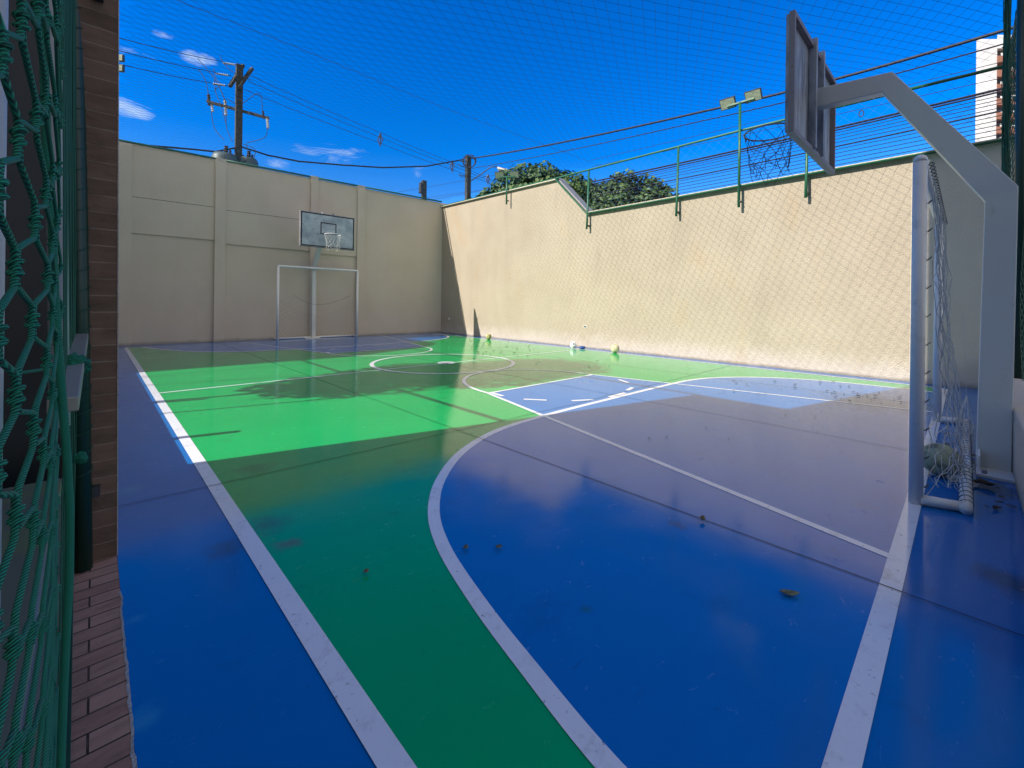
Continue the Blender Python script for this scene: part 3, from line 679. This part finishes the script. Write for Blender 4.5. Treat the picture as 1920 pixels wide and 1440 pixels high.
# near net: bunched strings from crossbar to back bar
m = MB(); rnd = random.Random(12)
def PN(u, v):
    x = 3.65+2.66*u; s1 = noise.noise(Vector((u*7, v*2.2, 0)))*.13; s2 = noise.noise(Vector((u*9, v*3, 5)))*.06
    y = .15-.155*(v**2.4) + .045*math.sin(v*3.1)*noise.noise(Vector((u*5, 1, 2))) - .028*math.sin(math.pi*v)*(.2+.8*noise.noise(Vector((u*4, 3, v*2)))) + s2*math.sin(math.pi*v)
    return (x+s1*math.sin(math.pi*v)*.8, y, 2.06-1.99*v + .03*noise.noise(Vector((u*20, v*8, 1))))
net(m, PN, 26, 20, .0017, 4, .02); m.build('goal_net', M_net_mid, g1)
m = MB()
def PN2(u, v):
    x = 3.62+.55*u; return (x+.03*noise.noise(Vector((u*5, v*5, 9))), .15-.16*u+.05*noise.noise(Vector((u*4, v*4, 2))), .05+.55*v*(1-.55*u)+.05*noise.noise(Vector((u*6, v*6, 4))))
net(m, PN2, 8, 8, .0022, 4, .03)
for i in range(26):                                         # loose white strings heaped over the back bar
    x = 3.7+R_.random()*1.9; p = Vector((x, .02+R_.uniform(-.04, .04), .09)); pts = [p]
    for k_ in range(7): p = p+Vector((R_.uniform(-.05, .05), R_.uniform(-.025, .025), R_.uniform(-.03, .075))); pts.append(Vector((p.x, p.y, max(.02, p.z))))
    m.tube(pts, .0016, 4, False)
m.tube([(5.0, .02, 1.15), (5.2, .0, .8), (5.42, -.01, .42)], .0013, 4, False)
for i in range(14):                                         # torn net trailing down to the back bar
    p = Vector((5.42, -.01, .44)); a_ = R_.uniform(0, 6.28); pts = []
    for k_ in range(9):
        f_ = math.sin(min(1, k_/7)*1.57)*.16*R_.uniform(.7, 1.2); pts.append(p+Vector((f_*math.cos(a_)*1.6, f_*math.sin(a_)*.35, -k_*.048)))
    m.tube(pts, .0015, 4, False)
m.build('loose_net', M_net_white, g1)
m = MB(); net(m, lambda u, v: (3.9+2.3*u, 13.88+.22*v+.05*noise.noise(Vector((u*6, v*3, 0))), .06+(1.2-.0*v)*(1-v)*(0.55+.45*abs(2*u-1)**1.5)+.03*noise.noise(Vector((u*9, v*9, 1)))), 36, 16, .0013, 3, .02); m.build('goal_net', M_net_grey, g2)
m = MB(); m.tube([(4.3+1.75*u/12, 13.9, 1.35-.30*math.sin(math.pi*(u/12)**.8)-.0*u) for u in range(13)], .004, 5); m.build('net_cord', M_net_grey, g2)

# ------------------------------------------------------------------ balls
def ball(c, r, m_, label):
    return tag(MB().sphere(c, r, 28, 18).build('ball', m_, None, True), label, 'ball', 'balls lying by the wall and in the goal')
M_b1 = mat('worn yellow ball leather', (.45, .42, .16), .6); noise_col(M_b1, ((.25, .22, .08), (.55, .52, .25)), 18, 4, .45, .55)
M_b2 = mat('pale ball leather', (.60, .54, .34), .6); noise_col(M_b2, ((.38, .33, .2), (.66, .6, .4)), 20, 5)
M_b4 = mat('grimy olive ball leather', (.30, .33, .20), .7); noise_col(M_b4, ((.08, .09, .06), (.34, .37, .23)), 16, 5, .36, .5); mixin(M_b4, (.40, .43, .30), 9, .5, .7, .6); bump(M_b4, 50, .4)
M_b3 = mat('white football panel', (.75, .75, .75), .5)
nn, ll, bb = nodes(M_b3); vo = nn.new('ShaderNodeTexVoronoi'); vo.inputs['Scale'].default_value = 13; rr = nn.new('ShaderNodeValToRGB'); tcx = nn.new('ShaderNodeTexCoord')
rr.color_ramp.interpolation = 'CONSTANT'; rr.color_ramp.elements[0].color = (.01, .01, .02, 1); rr.color_ramp.elements[1].position = .30; rr.color_ramp.elements[1].color = (.78, .78, .78, 1)
ll.new(tcx.outputs['Object'], vo.inputs['Vector']); ll.new(vo.outputs['Distance'], rr.inputs[0]); ll.new(rr.outputs[0], bb.inputs['Base Color'])
M_b3b = mat('blue ball shell', (.02, .07, .25), .5)
p = ground(916, 637); ball((p.x, p.y, .095), .095, M_b1, 'yellowish worn ball farthest along the foot of the sunny wall')
p = ground(1076, 653); ball((p.x-.03, p.y, .09), .09, M_b3, 'white and black spotted ball at the foot of the sunny wall')
p = ground(1083, 653); tag(MB().sphere((p.x+.02, p.y-.14, .035), .085, 20, 10, .15, (1, 1, .42)).build('flat_ball', M_b3b, None, True), 'flattened dark blue ball next to the spotted ball by the wall', 'ball', 'balls lying by the wall and in the goal')
p = ground(1153, 662); ball((p.x, p.y, .108), .108, M_b2, 'pale cream ball nearest the camera along the sunny wall')
ball((4.33, .115, .115), .112, M_b4, 'grimy olive ball caught in the net of the near goal')

# ------------------------------------------------------------------ wall fittings
def socket(y, z, label, dark):
    t = tag(MB().box((wx(y)-.012, y-.04, z-.04), (wx(y)+.001, y+.04, z+.04)).build('wall_socket', M_white_metal, None, bevel=.004), label, 'socket', 'small boxes on the right wall')
    MB().box((wx(y)-.014, y-.028, z-.028), (wx(y)-.0125, y+.028, z+.028)).build('opening', M_lamp_case if dark else M_grey_metal, t)
socket(7.10, .57, 'small dark open box low on the sunny wall above the spotted ball', True)
socket(13.5, .55, 'tiny grey box low on the shaded corner of the right wall', False)
cr = MB(); cr.tube([(wx(y)-.0015, y, z) for y, z in ((6.03, 3.4), (5.95, 2.8), (5.78, 2.1), (5.55, 1.5), (5.35, .9), (5.2, .4))], .0035, 4); cr.build('hairline_crack', mat('crack shade', (.42, .33, .22), .9), rw)

# ------------------------------------------------------------------ leaves on the floor
def leaf_mesh(L_, W_, curl):
    m = MB(); n = 7
    for i in range(n):
        u = i/(n-1); w = W_*math.sin(math.pi*min(1, u*.93+.04))**.8
        zc = .003+curl*(u-.5)**2*L_*2.0
        m.v += [((u-.5)*L_, -w, zc+curl*.35*w*2), ((u-.5)*L_, 0, zc+.0), ((u-.5)*L_, w*.9, zc+curl*.5*w*2)]
    for i in range(n-1):
        a = 3*i
        m.f += [(a, a+3, a+4, a+1), (a+1, a+4, a+5, a+2)]
    return m
def fallen(px, py, L_, rot, label, m_, curl=.35, W=.24):
    p = ground(px, py, .012); m = leaf_mesh(L_, L_*W, curl)
    o = m.build('fallen_leaf', m_, None, True); o.location = (p.x, p.y, .011); o.rotation_euler = (0, 0, rot)
    md = o.modifiers.new('thick', 'SOLIDIFY'); md.thickness = .0012
    return tag(o, label, 'leaf', 'leaves fallen on the court')
M_dry2 = mat('greenish dry leaf', (.12, .13, .06), .7); noise_col(M_dry2, ((.05, .055, .03), (.2, .21, .11)), 50, 4)
fallen(1480, 1112, .075, -.9, 'largest fallen leaf, greyish, curled on the blue floor at the lower right', M_dry2, .12, .25)
fallen(1317, 975, .042, .2, 'yellow brown curled leaf standing on the dark joint line', M_dry, .7, .36)
fallen(935, 1026, .034, -.3, 'right one of two small greenish leaves inside the curved white line', M_dry2, .3, .4)
fallen(873, 1027, .036, .5, 'left one of two small greenish leaves, next to the curved white line', M_dry2, .3, .36)
fallen(686, 1073, .026, .6, 'tiny brown leaf on the dark green strip', M_dry, .5, .45)
fallen(1850, 910, .10, .8, 'dark leaf litter clump on blue floor beside the column base', M_litter, .5, .4)
fallen(1832, 906, .07, -.6, 'small dark leaf touching the litter clump by the column base', M_litter, .5, .4)
proto = fallen(1000, 655, .045, .3, 'small dark leaf scattered on the sunlit green floor near the sunny wall', M_litter, .2, .35); proto['group'] = 'dark leaves scattered on the green floor'
rl = random.Random(31)
def scatter(proto, n, box, smin, smax):
    for _ in range(n):
        px, py = rl.uniform(box[0], box[2]), rl.uniform(box[1], box[3])
        p = ground(px, py)
        if p.x > 9.3: continue
        c = proto.copy(); C.objects.link(c); c.location = (p.x, p.y, .011); c.rotation_euler = (0, 0, rl.uniform(0, 6.3)); s = rl.uniform(smin, smax); c.scale = (s, s, s)
scatter(proto, 46, (880, 636, 1010, 668), .6, 1.9); scatter(proto, 8, (820, 633, 870, 650), .6, 1.4); scatter(proto, 10, (1000, 650, 1250, 690), .6, 1.5)
proto2 = fallen(1400, 720, .04, .3, 'small dark leaf scattered on the light blue goal area under the wall', M_litter, .15, .3); proto2['group'] = 'dark leaves scattered in the goal area'
scatter(proto2, 26, (1330, 712, 1600, 742), .4, 1.4); scatter(proto2, 22, (1560, 735, 1695, 756), .4, 1.3); scatter(proto2, 10, (1200, 740, 1690, 830), .3, 1.0)
scatter(proto2, 14, (1770, 800, 1830, 900), .6, 1.6); scatter(proto2, 12, (1850, 905, 1912, 960), .4, 1.3)

# ------------------------------------------------------------------ street beyond: poles, wires, transformers, tower
def wire(mb, pts, r, sag=0, n=14, sides=5):
    out = []
    for a, b in zip(pts[:-1], pts[1:]):
        a, b = Vector(a), Vector(b)
        for i in range(n): u = i/n; out.append(a.lerp(b, u)-Vector((0, 0, sag*4*u*(1-u))))
    out.append(Vector(pts[-1])); mb.tube(out, r, sides, False)
def vpole(t, px, ytop, d, w, name='pole'):
    top = at(px, ytop, d); m = MB()
    m.prism([(top.x-w/2, top.y-w*.4, -.06), (top.x+w/2, top.y-w*.4, -.06), (top.x+w/2, top.y+w*.4, -.06), (top.x-w/2, top.y+w*.4, -.06)], (0, 0, top.z+.06)); m.build(name, M_pole, t)
    return top
D1 = 18.0
p1 = at(449, 122, D1)
u1 = thing('utility_pole', (p1.x, p1.y, 0), 'big utility pole with two crossarms and grey transformers above the shaded wall', 'utility pole', 'utility poles')
vpole(u1, 449, 122, D1, .24)
m = MB(); m.bar(at(431, 162, 17.6), at(456, 122, 18.3), .11, .11); m.build('crossarm', M_pole, u1)
m = MB(); m.bar(at(447, 165, 17.8), at(473, 128, 18.5), .11, .11); m.build('crossarm', M_pole, u1)
m = MB(); m.bar(at(388, 190, 17.9), at(504, 222, 18.2), .10, .10); m.build('crossarm', M_pole, u1)
for (x, y0, y1, mm, w) in ((391, 177, 197, M_porc, .07), (397, 190, 209, M_glassy, .055), (422, 188, 216, M_glassy, .06), (421, 186, 200, M_porc, .05), (493, 208, 222, M_porc, .05), (501, 222, 240, M_glassy, .06)):
    mb = MB(); a, b = at(x, y0, 18), at(x+1.5, y1, 18); k_ = 9
    mb.tube([a.lerp(b, i/k_) for i in range(k_+1)], [w*(1.0 if i % 2 else .55) for i in range(k_+1)], 10); mb.build('insulator', mm, u1)
for (cx_, cy_, w, h) in ((421, 305, .47, 1.1), (464, 310, .42, .9)):
    c = at(cx_, cy_, 17.6 if cx_ < 440 else 18.3); r = w*.95
    mb = MB(); mb.tube([c+Vector((0, 0, -h)), c+Vector((0, 0, h*.16)), c+Vector((0, 0, h*.30)), c+Vector((0, 0, h*.34))], [r, r, r*.85, r*.3], 24); tr = mb.build('transformer', M_trafo, u1, True)
    mb = MB(); b_ = c+Vector((.05, 0, h*.34)); mb.tube([b_+Vector((0, 0, i*.05)) for i in range(7)], [.05 if i % 2 else .085 for i in range(7)], 10); mb.build('bushing', M_porc, tr)
    for q in range(3):
        mb = MB(); b_ = c+RT*(r*.5*(q-1))+Vector((0, 0, h*.3)); mb.tube([b_+Vector((0, 0, i*.035)) for i in range(6)], [.03 if i % 2 else .055 for i in range(6)], 8); mb.build('bushing', M_porc, tr)
mb = MB()
for pts in (((402, 150), (405, 175), (414, 198), (425, 236)), ((424, 216), (425, 240), (436, 266)), ((396, 208), (402, 240), (420, 262)), ((501, 240), (496, 258), (462, 268)), ((402, 170), (412, 165), (428, 205)), ((421, 186), (404, 150), (371, 110)), ((391, 176), (385, 150), (372, 130)), ((412, 105), (430, 130), (470, 150)), ((401, 128), (404, 146), (412, 155)), ((425, 185), (450, 195), (486, 175), (492, 207)), ((456, 270), (478, 280), (475, 300)), ((446, 262), (440, 285), (452, 300)), ((462, 270), (466, 292), (455, 305))):
    P = [at(x, y, 17.9) for x, y in pts]; Q = []
    for i in range(len(P)-1):
        a, b = P[i], P[i+1]; pa = P[i-1] if i else a; nb = P[i+2] if i+2 < len(P) else b
        for k_ in range(6):
            u = k_/6; Q.append(.5*((2*a)+(-1*pa+b)*u+(2*pa-5*a+4*b-nb)*u*u+(-pa+3*a-3*b+nb)*u**3))
    Q.append(P[-1]); mb.tube(Q, .013, 5, False)
mb.build('jumper_wire', M_cable, u1)
D2 = 24.0
p2 = at(878, 293, D2)
u2 = thing('utility_pole', (p2.x, p2.y, 0), 'weathered utility pole with coiled cable and street lamp arm above the wall corner', 'utility pole', 'utility poles')
vpole(u2, 878, 293, D2, .26)
m = MB(); c = at(880, 302, 23.7)
for q in range(2): m.tube([c+RT*(.36*math.cos(a)*(1-.12*q))+Vector((0, 0, .34*math.sin(a)*(1-.1*q)-.05*q)) for a in [k*2*math.pi/28 for k in range(28)]], .028, 6, closed=True)
m.build('cable_coil', M_cable, u2)
m = MB()
for dy in (302, 311, 328, 331): m.tube([at(878, dy, 23.9), at(864, dy+1, 23.7), at(861, dy-3, 23.7)], .02, 5)
m.build('bracket', M_lamp_case, u2)
m = MB(); P = [at(882, 340, 23.8), at(900, 328, 23.5), at(918, 315, 23.2), at(925, 312, 23.1), at(932, 313, 23)]; m.tube(P, .028, 8); arm = m.build('lamp_arm', M_lamp_case, u2, True)
m = MB(); m.prism([at(930, 312, 23), at(951, 316, 22.8), at(951, 319, 22.8), at(934, 317, 23)], Vector((.35, .3, 0))); m.build('street_lamp_head', M_white_metal, u2, bevel=.02)
s3 = thing('utility_pole', tuple(at(794, 560, 30)), 'short dark stub of a third pole topping out between the two big poles', 'utility pole', 'utility poles')
s3.location.z = 0
vpole(s3, 795, 339, 30, .30)
m = MB(); c = at(789, 362, 29.7); m.tube([c, c+Vector((0, 0, .7))], [.16, .12], 10); m.build('cable_box', M_cable, s3)
# wires
def thin(name, label, pts, r, sag=0):
    mb = MB(); wire(mb, pts, r, sag); return tag(mb.build(name, M_cable), label, 'wire', 'overhead wires')
thin('power_wire', 'thin wire crossing the top of the sky towards the upper left', [at(318, -5, 14), at(540, 82, 18), at(827, 200, 26), at(1130, 312, 38)], .010)
A = [at(456, 122, 18.3), at(443, 143, 18), at(431, 162, 17.6)]
for i, (y0, (xe, ye), lb) in enumerate(((66, (446, 121), 'uppermost'), (90, (433, 141), 'middle'), (115, (427, 160), 'lowest'))):
    p = thin('power_wire', lb+' of the three wires reaching the big pole from the left', [at(205, y0, 13.5), at(xe-32, ye-6 if i < 2 else ye-5, 17.3), at(xe, ye, 17.8)], .013, .05)
    mb = MB(); a, b = at(xe-28, ye-3, 17.4), at(xe-6, ye, 17.7); k_ = 11; mb.tube([a.lerp(b, q/k_) for q in range(k_+1)], [.045 if q % 2 else .02 for q in range(k_+1)], 8); mb.build('insulator', M_glassy, u1)
for i, (a, b, c_, lb) in enumerate((((470, 142), (716, 250), (848, 304), 'top'), ((466, 152), (714, 258), (848, 310), 'second'), ((458, 168), (712, 268), (848, 318), 'third'))):
    thin('power_wire', lb+' of the three wires running from the big pole down past the second pole', [at(*a, 18.3), at(*b, 23), at(*c_, 26), at(960+i*6, 352+i*4, 29)], .012, .04)
def spacer(x, y, d, s, lb):
    mb = MB(); c = at(x, y, d)
    mb.tube([c+Vector((0, 0, s)), c+RT*s*.4, c-Vector((0, 0, s)), c-RT*s*.45, c+Vector((0, 0, s))], .03, 5); mb.tube([c+Vector((0, 0, s*1.2)), c-Vector((0, 0, s*1.2))], .03, 5)
    tag(mb.build('wire_spacer', M_porc), lb, 'wire spacer', 'spacers hanging on the wires')
spacer(713, 262, 22.9, .30, 'diamond spacer on the wires between the two big poles'); spacer(848, 312, 26, .30, 'diamond spacer just left of the pole with the coil'); spacer(915, 336, 27, .28, 'diamond spacer between the coil pole and the tree')
mb = MB(); P = [at(225, 268, 15.5), at(280, 274, 16), at(360, 279, 17), at(405, 284, 17.5), at(452, 276, 18), at(500, 290, 18.6), at(560, 302, 19.5), at(640, 310, 20.6), at(720, 314, 21.8), at(800, 311, 23), at(868, 300, 23.9)]
mb.tube([p+Vector((0, 0, .02*math.sin(i*2))) for i, p in enumerate(P)], .036, 7); tag(mb.build('telephone_cable', M_cable, None, True), 'thick black cable sagging from the left wall past the big pole to the coil pole', 'cable', 'overhead wires')
XW = 13.2
def along(name, label, p0, p1_, r, sag=.0, Xa=None):
    a, b = atX(*p0, Xa or XW), atX(*p1_, Xa or XW)
    a.x = a.x; mb = MB(); wire(mb, [a, b], r, sag, 24); return tag(mb.build(name, M_cable), label, 'wire', 'overhead wires')
P0 = at(884, 297, 23.9)
mb = MB(); wire(mb, [P0, atX(1320, 208.5, 13.6), atX(1960, 33, 13.2)], .034, .10, 20, 7); tag(mb.build('telephone_cable', M_cable, None, True), 'thick black cable rising from the coil pole to the upper right, above all the others', 'cable', 'overhead wires')
mb = MB(); wire(mb, [at(884, 316, 23.9), atX(1320, 226, 13.4), atX(1960, 60, 13.2)], .016, .08, 20); tag(mb.build('power_wire', M_cable), 'thin wire running just below the uppermost thick cable to the right', 'wire', 'overhead wires')
along('telephone_cable', 'thick twisted cable crossing the middle of the wire bundle on the right', (1110, 341), (1960, 147), .028, .05)
along('telephone_cable', 'second thick cable lying right under the twisted one', (1110, 345), (1960, 152), .020, .05)
along('power_wire', 'bolder single wire low in the bundle, meeting the right tree', (1110, 367), (1960, 190), .019, .05)
for i, (a, b) in enumerate(((300, 96), (312, 128), (349, 160), (352, 168), (357, 175), (361, 184), (371, 199), (376, 208), (381, 217), (386, 226), (391, 236), (395, 246), (399, 256))):
    along('power_wire', 'one of the many thin parallel wires over the low part of the right wall', (1110, a), (1960, b), .009 if i > 1 else .007, .03)
mb = MB(); c = atX(1615, 213, XW); mb.tube([c+Vector((0, .045*math.cos(a), .075*math.sin(a))) for a in [k*.45 for k in range(14)]], .012, 5, closed=True); tag(mb.build('cable_loop', M_cable), 'small dark loop hanging on the wires right of the backboard', 'cable loop')
for i, (a, b) in enumerate((((735, 362), (960, 322)), ((790, 372), (1010, 340)), ((800, 376), (930, 352)))):
    thin('power_wire', ('upper', 'middle', 'lower')[i]+' faint wire low over the wall corner near the pole stub', [at(*a, 34), at(*b, 27)], .010, .02)

# tower block
tw = thing('apartment_tower', (88, -2, 0), 'tall white apartment tower with brown balconies far off at the upper right', 'building')
M_tw = mat('white tower render', (.78, .78, .80), .8); noise_col(M_tw, ((.66, .66, .68), (.8, .8, .82)), .2, 6)
M_tb = mat('brown balcony render', (.30, .13, .09), .8); M_tg = mat('dark loggia', (.06, .06, .065), .7)
def dpt(x, y): return at(x, y, 60)
a, b, c2 = dpt(1828, 300), dpt(1870, 300), dpt(1930, 300)
dr = (c2-a); dr.z = 0; dr.normalize(); back = Vector((a.x, a.y, 0)).normalized()
ztop = dpt(1828, 77).z
wL = (b-a).length; wT = (c2-a).length
def tbox(u0, u1, v0, v1, z0, z1):
    p = [Vector((a.x, a.y, z0))+dr*u+back*v for u, v in ((u0, v0), (u1, v0), (u1, v1), (u0, v1))]
    return MB().prism(p, (0, 0, z1-z0))
tbox(0, wL*.93, 0, 12, -.06, ztop+.3).build('wall', M_tw, tw)
tbox(wL*.93+.002, wT+12, .9, 12, -.06, ztop-1.0).build('recessed_wall', M_tg, tw)
tbox(wL*.93+.002, wT+12, -.002, 12, ztop-.95, ztop+.9).build('parapet', M_tw, tw)
fl_h = (268-77)/F_PX*60/7.2
z = ztop-1.0
for i in range(16):
    z0 = z-(i+1)*fl_h
    if z0 < 1: break
    tbox(wL*.93+.003, wT+8, -.15, .899, z0, z0+fl_h*.48).build('balcony', M_tb, tw)
    for q in range(3):
        if R_.random() < .8: tbox(wL+.3+q*1.5, wL+.9+q*1.5, .2, .28, z0+fl_h*.481, z0+fl_h*R_.uniform(.6, .8)).build('laundry', M_tw, tw)

# ------------------------------------------------------------------ left foreground: gate, pipe and net beside the camera
pb = ground(156, 1068)
gp = thing('net_pipe', (pb.x, pb.y, 0), 'dark green steel pipe with spiral lacing standing against the brown brick wall', 'pipe')
ptop = at(141, 0, pb.dot(FWD)+.02)
MB().tube([pb, ptop.lerp(pb, .5), ptop, ptop+(ptop-pb)*.15], .031, 24).build('pipe', M_dark_green, gp, True)
m = MB(); pts = []
for i in range(0, 900):
    a = i*.21; z = .35+i*.21/(2*math.pi)*.088
    if z > 2.85: break
    ex = 1.0 + .5*max(0, math.cos(a-math.pi*1.25))
    pts.append((pb.x+(ptop.x-pb.x)*z/ptop.z+.035*ex*math.cos(a), pb.y+(ptop.y-pb.y)*z/ptop.z+.035*math.sin(a), z))
m.tube(pts, .0016, 5); m.build('lacing_cord', M_net_green, gp)
# cream posts and rail of the gate
M_cream = mat('cream enamel post', (.40, .41, .40), .45)
gt = thing('gate_frame', tuple(at(104, 700, 1.2)), 'pale steel gate frame half hidden behind the bunched green net', 'gate')
gt.location.z = 0
MB().tube([at(112, 800, 1.25), at(102, 0, 1.25), at(100, -90, 1.25)], .0215, 24).build('post', M_cream, gt, True)
c = at(-13, 568, .8); MB().tube([(c.x, c.y, 0), (c.x, c.y, 2.6)], .014, 20).build('post', M_cream, gt, True)
a, b = at(152, 632, 1.86), at(118, 760, .86)
MB().bar(a, b, .045, .03).build('mid_rail', mat('grey olive enamel', (.22, .22, .18), .5), gt, bevel=.003)
dd = MB().box((-1.6, 2.56, -.02), (-.09, 2.68, 3.6)).build('dark_doorway', mat('painted dark interior', (.008, .010, .012), .35)); tag(dd, 'doorway behind the green net at the left edge, dark interior painted black', 'door')  # black panel in the opening, the interior's darkness is in its colour
M_led = mat('grey green ledge paint', (.13, .15, .12), .25); mixin(M_led, (.14, .2, .10), 3, .45, .6, .8)
ld = MB().box((-.75, .45, .0), (-.075, 2.3, .52)).build('ledge', M_led, None, bevel=.01); tag(ld, 'pale grey green ledge low behind the green net at the lower left', 'ledge')
# bunched rope net
M_rope = mat('green twisted rope', (.012, .20, .105), .65)
nn, ll, bb = nodes(M_rope)
wv = nn.new('ShaderNodeTexWave'); wv.bands_direction = 'Z'; wv.inputs['Scale'].default_value = 165; wv.inputs['Distortion'].default_value = .9; wv.inputs['Detail'].default_value = 1.5; wv.inputs['Detail Scale'].default_value = 30
tcx = nn.new('ShaderNodeTexCoord'); mpp = nn.new('ShaderNodeMapping'); mpp.inputs['Rotation'].default_value = (.5, .5, 0)
ll.new(tcx.outputs['Object'], mpp.inputs[0]); ll.new(mpp.outputs[0], wv.inputs['Vector'])
rr = nn.new('ShaderNodeValToRGB'); rr.color_ramp.elements[0].color = (.001, .045, .028, 1); rr.color_ramp.elements[0].position = .1; rr.color_ramp.elements[1].color = (.006, .31, .165, 1); rr.color_ramp.elements[1].position = .8
ll.new(wv.outputs['Fac'], rr.inputs[0]); ll.new(rr.outputs[0], bb.inputs['Base Color'])
bp_ = nn.new('ShaderNodeBump'); bp_.inputs['Strength'].default_value = .9; bp_.inputs['Distance'].default_value = .0012; ll.new(wv.outputs['Fac'], bp_.inputs['Height']); ll.new(bp_.outputs[0], bb.inputs['Normal'])
rope = thing('rope_net', (-.03, .45, 0), 'thick knotted green rope net bunched in the left foreground', 'net')
cols = [(-40, .225), (-2, .25), (34, .29), (64, .345), (84, .41), (98, .50), (107, .62), (113, .76)]
hrow = .041
def node(j, k, zoff=.0):
    x, d = cols[j]; z = .30 + k*hrow + .012*noise.noise(Vector((j*3.3, k*.8, 1)))
    ws = 17*noise.noise(Vector((j*2.1, k*.21, 4))) + 5*noise.noise(Vector((j*5.1, k*.9, 8)))
    ws *= .3/d*.7
    p = at(x+ws+(1.1-z)*16*(.3/d), 568, d*(1+.05*noise.noise(Vector((j*1.3, k*.5, 2))))); return Vector((p.x, p.y, z))
m = MB(); kn = MB(); K = 46
for j in range(len(cols)):
    for k_ in range(K):
        if (j+k_) % 2: continue
        p = node(j, k_)
        for dj in (-1, 1):
            if 0 <= j+dj < len(cols) and k_+1 < K:
                q = node(j+dj, k_+1); r0 = .0021
                mid = p.lerp(q, .5); dirx = (q-p)
                p2_, q2_ = p.lerp(q, .34), p.lerp(q, .66)
                p2_ = Vector((p.x+(q.x-p.x)*.08, p.y+(q.y-p.y)*.08, p2_.z)); q2_ = Vector((q.x-(q.x-p.x)*.08, q.y-(q.y-p.y)*.08, q2_.z))
                m.tube([p, p2_, mid, q2_, q], r0, 7, False)
        # a knot: two small turns round the strands
        kk_ = MB()
        for s_ in (0, 1):
            c0 = p+Vector((0, 0, .0035*(s_*2-1)))
            kk_.tube([c0+Vector((.0029*math.cos(a), .0029*math.sin(a), .0012*math.sin(a+s_*2))) for a in [q*.7 for q in range(9)]], .0019, 6, closed=True)
        rel = p-EYEV; dd_ = rel.dot(FWD); py_ = CY-F_PX*rel.dot(UP)/dd_; px_ = CX+F_PX*rel.dot(RT)/dd_
        kk_.sphere(p, .0031, 8, 6)
        if -40 < py_ < 1480 and px_ > -30: kk_.build('knot', M_rope, rope, True)
        else: n_ = len(m.v); m.v += kk_.v; m.f += [tuple(i+n_ for i in f_) for f_ in kk_.f]
m.build('mesh_rope', M_rope, rope, True)
m = MB(); m.tube([at(x+4*noise.noise(Vector((i*.5, 1, 1))), y, .62) for i, (x, y) in enumerate(((76, -60), (82, 60), (84, 170), (88, 300), (98, 420), (103, 540), (110, 660), (116, 760), (126, 860), (131, 960), (130, 1080), (124, 1220), (117, 1350), (112, 1480)))], .005, 10, False); m.build('border_rope', M_rope, rope, True)
fn = MB()
for i in range(22):
    x0 = 119+i*1.15; d = .95+i*.045; ph = R_.random()*9
    fn.tube([at(x0-max(0, k_-11)*1.9+2.2*noise.noise(Vector((i*1.9, k_*.45, ph))), -150+k_*90, min(d, 1.12*F_PX/max(1, -150+k_*90-560) if k_ > 8 else d)) for k_ in range(20)], .0013, 4, False)
tag(fn.build('fine_net', M_net_green), 'fine green strands of net hanging in front of the green pipe', 'net')
kk = MB()
for (x, y, d, r) in ((133, 682, 1.2, .020), (141, 679, 1.22, .019), (149, 681, 1.25, .017), (158, 690, 1.28, .014)): kk.sphere(at(x, y, d), r, 26, 16, .8)
tie = tag(kk.build('tie_knot', M_rope, None, True), 'big frayed green rope knot over the pale rail, upper of two', 'knot')
MB().tube([at(20, 702, .9), at(60, 696, 1.0), at(100, 690, 1.1), at(133, 684, 1.2)], .004, 6).build('tie_rope', M_rope, tie, True)
kk = MB()
for (x, y, d, r) in ((149, 858, 1.35, .015), (154, 861, 1.35, .012)): kk.sphere(at(x, y, d), r, 22, 14, .8)
tag(kk.build('tie_knot', M_rope, None, True), 'small frayed green rope knot lower down beside the green pipe', 'knot')
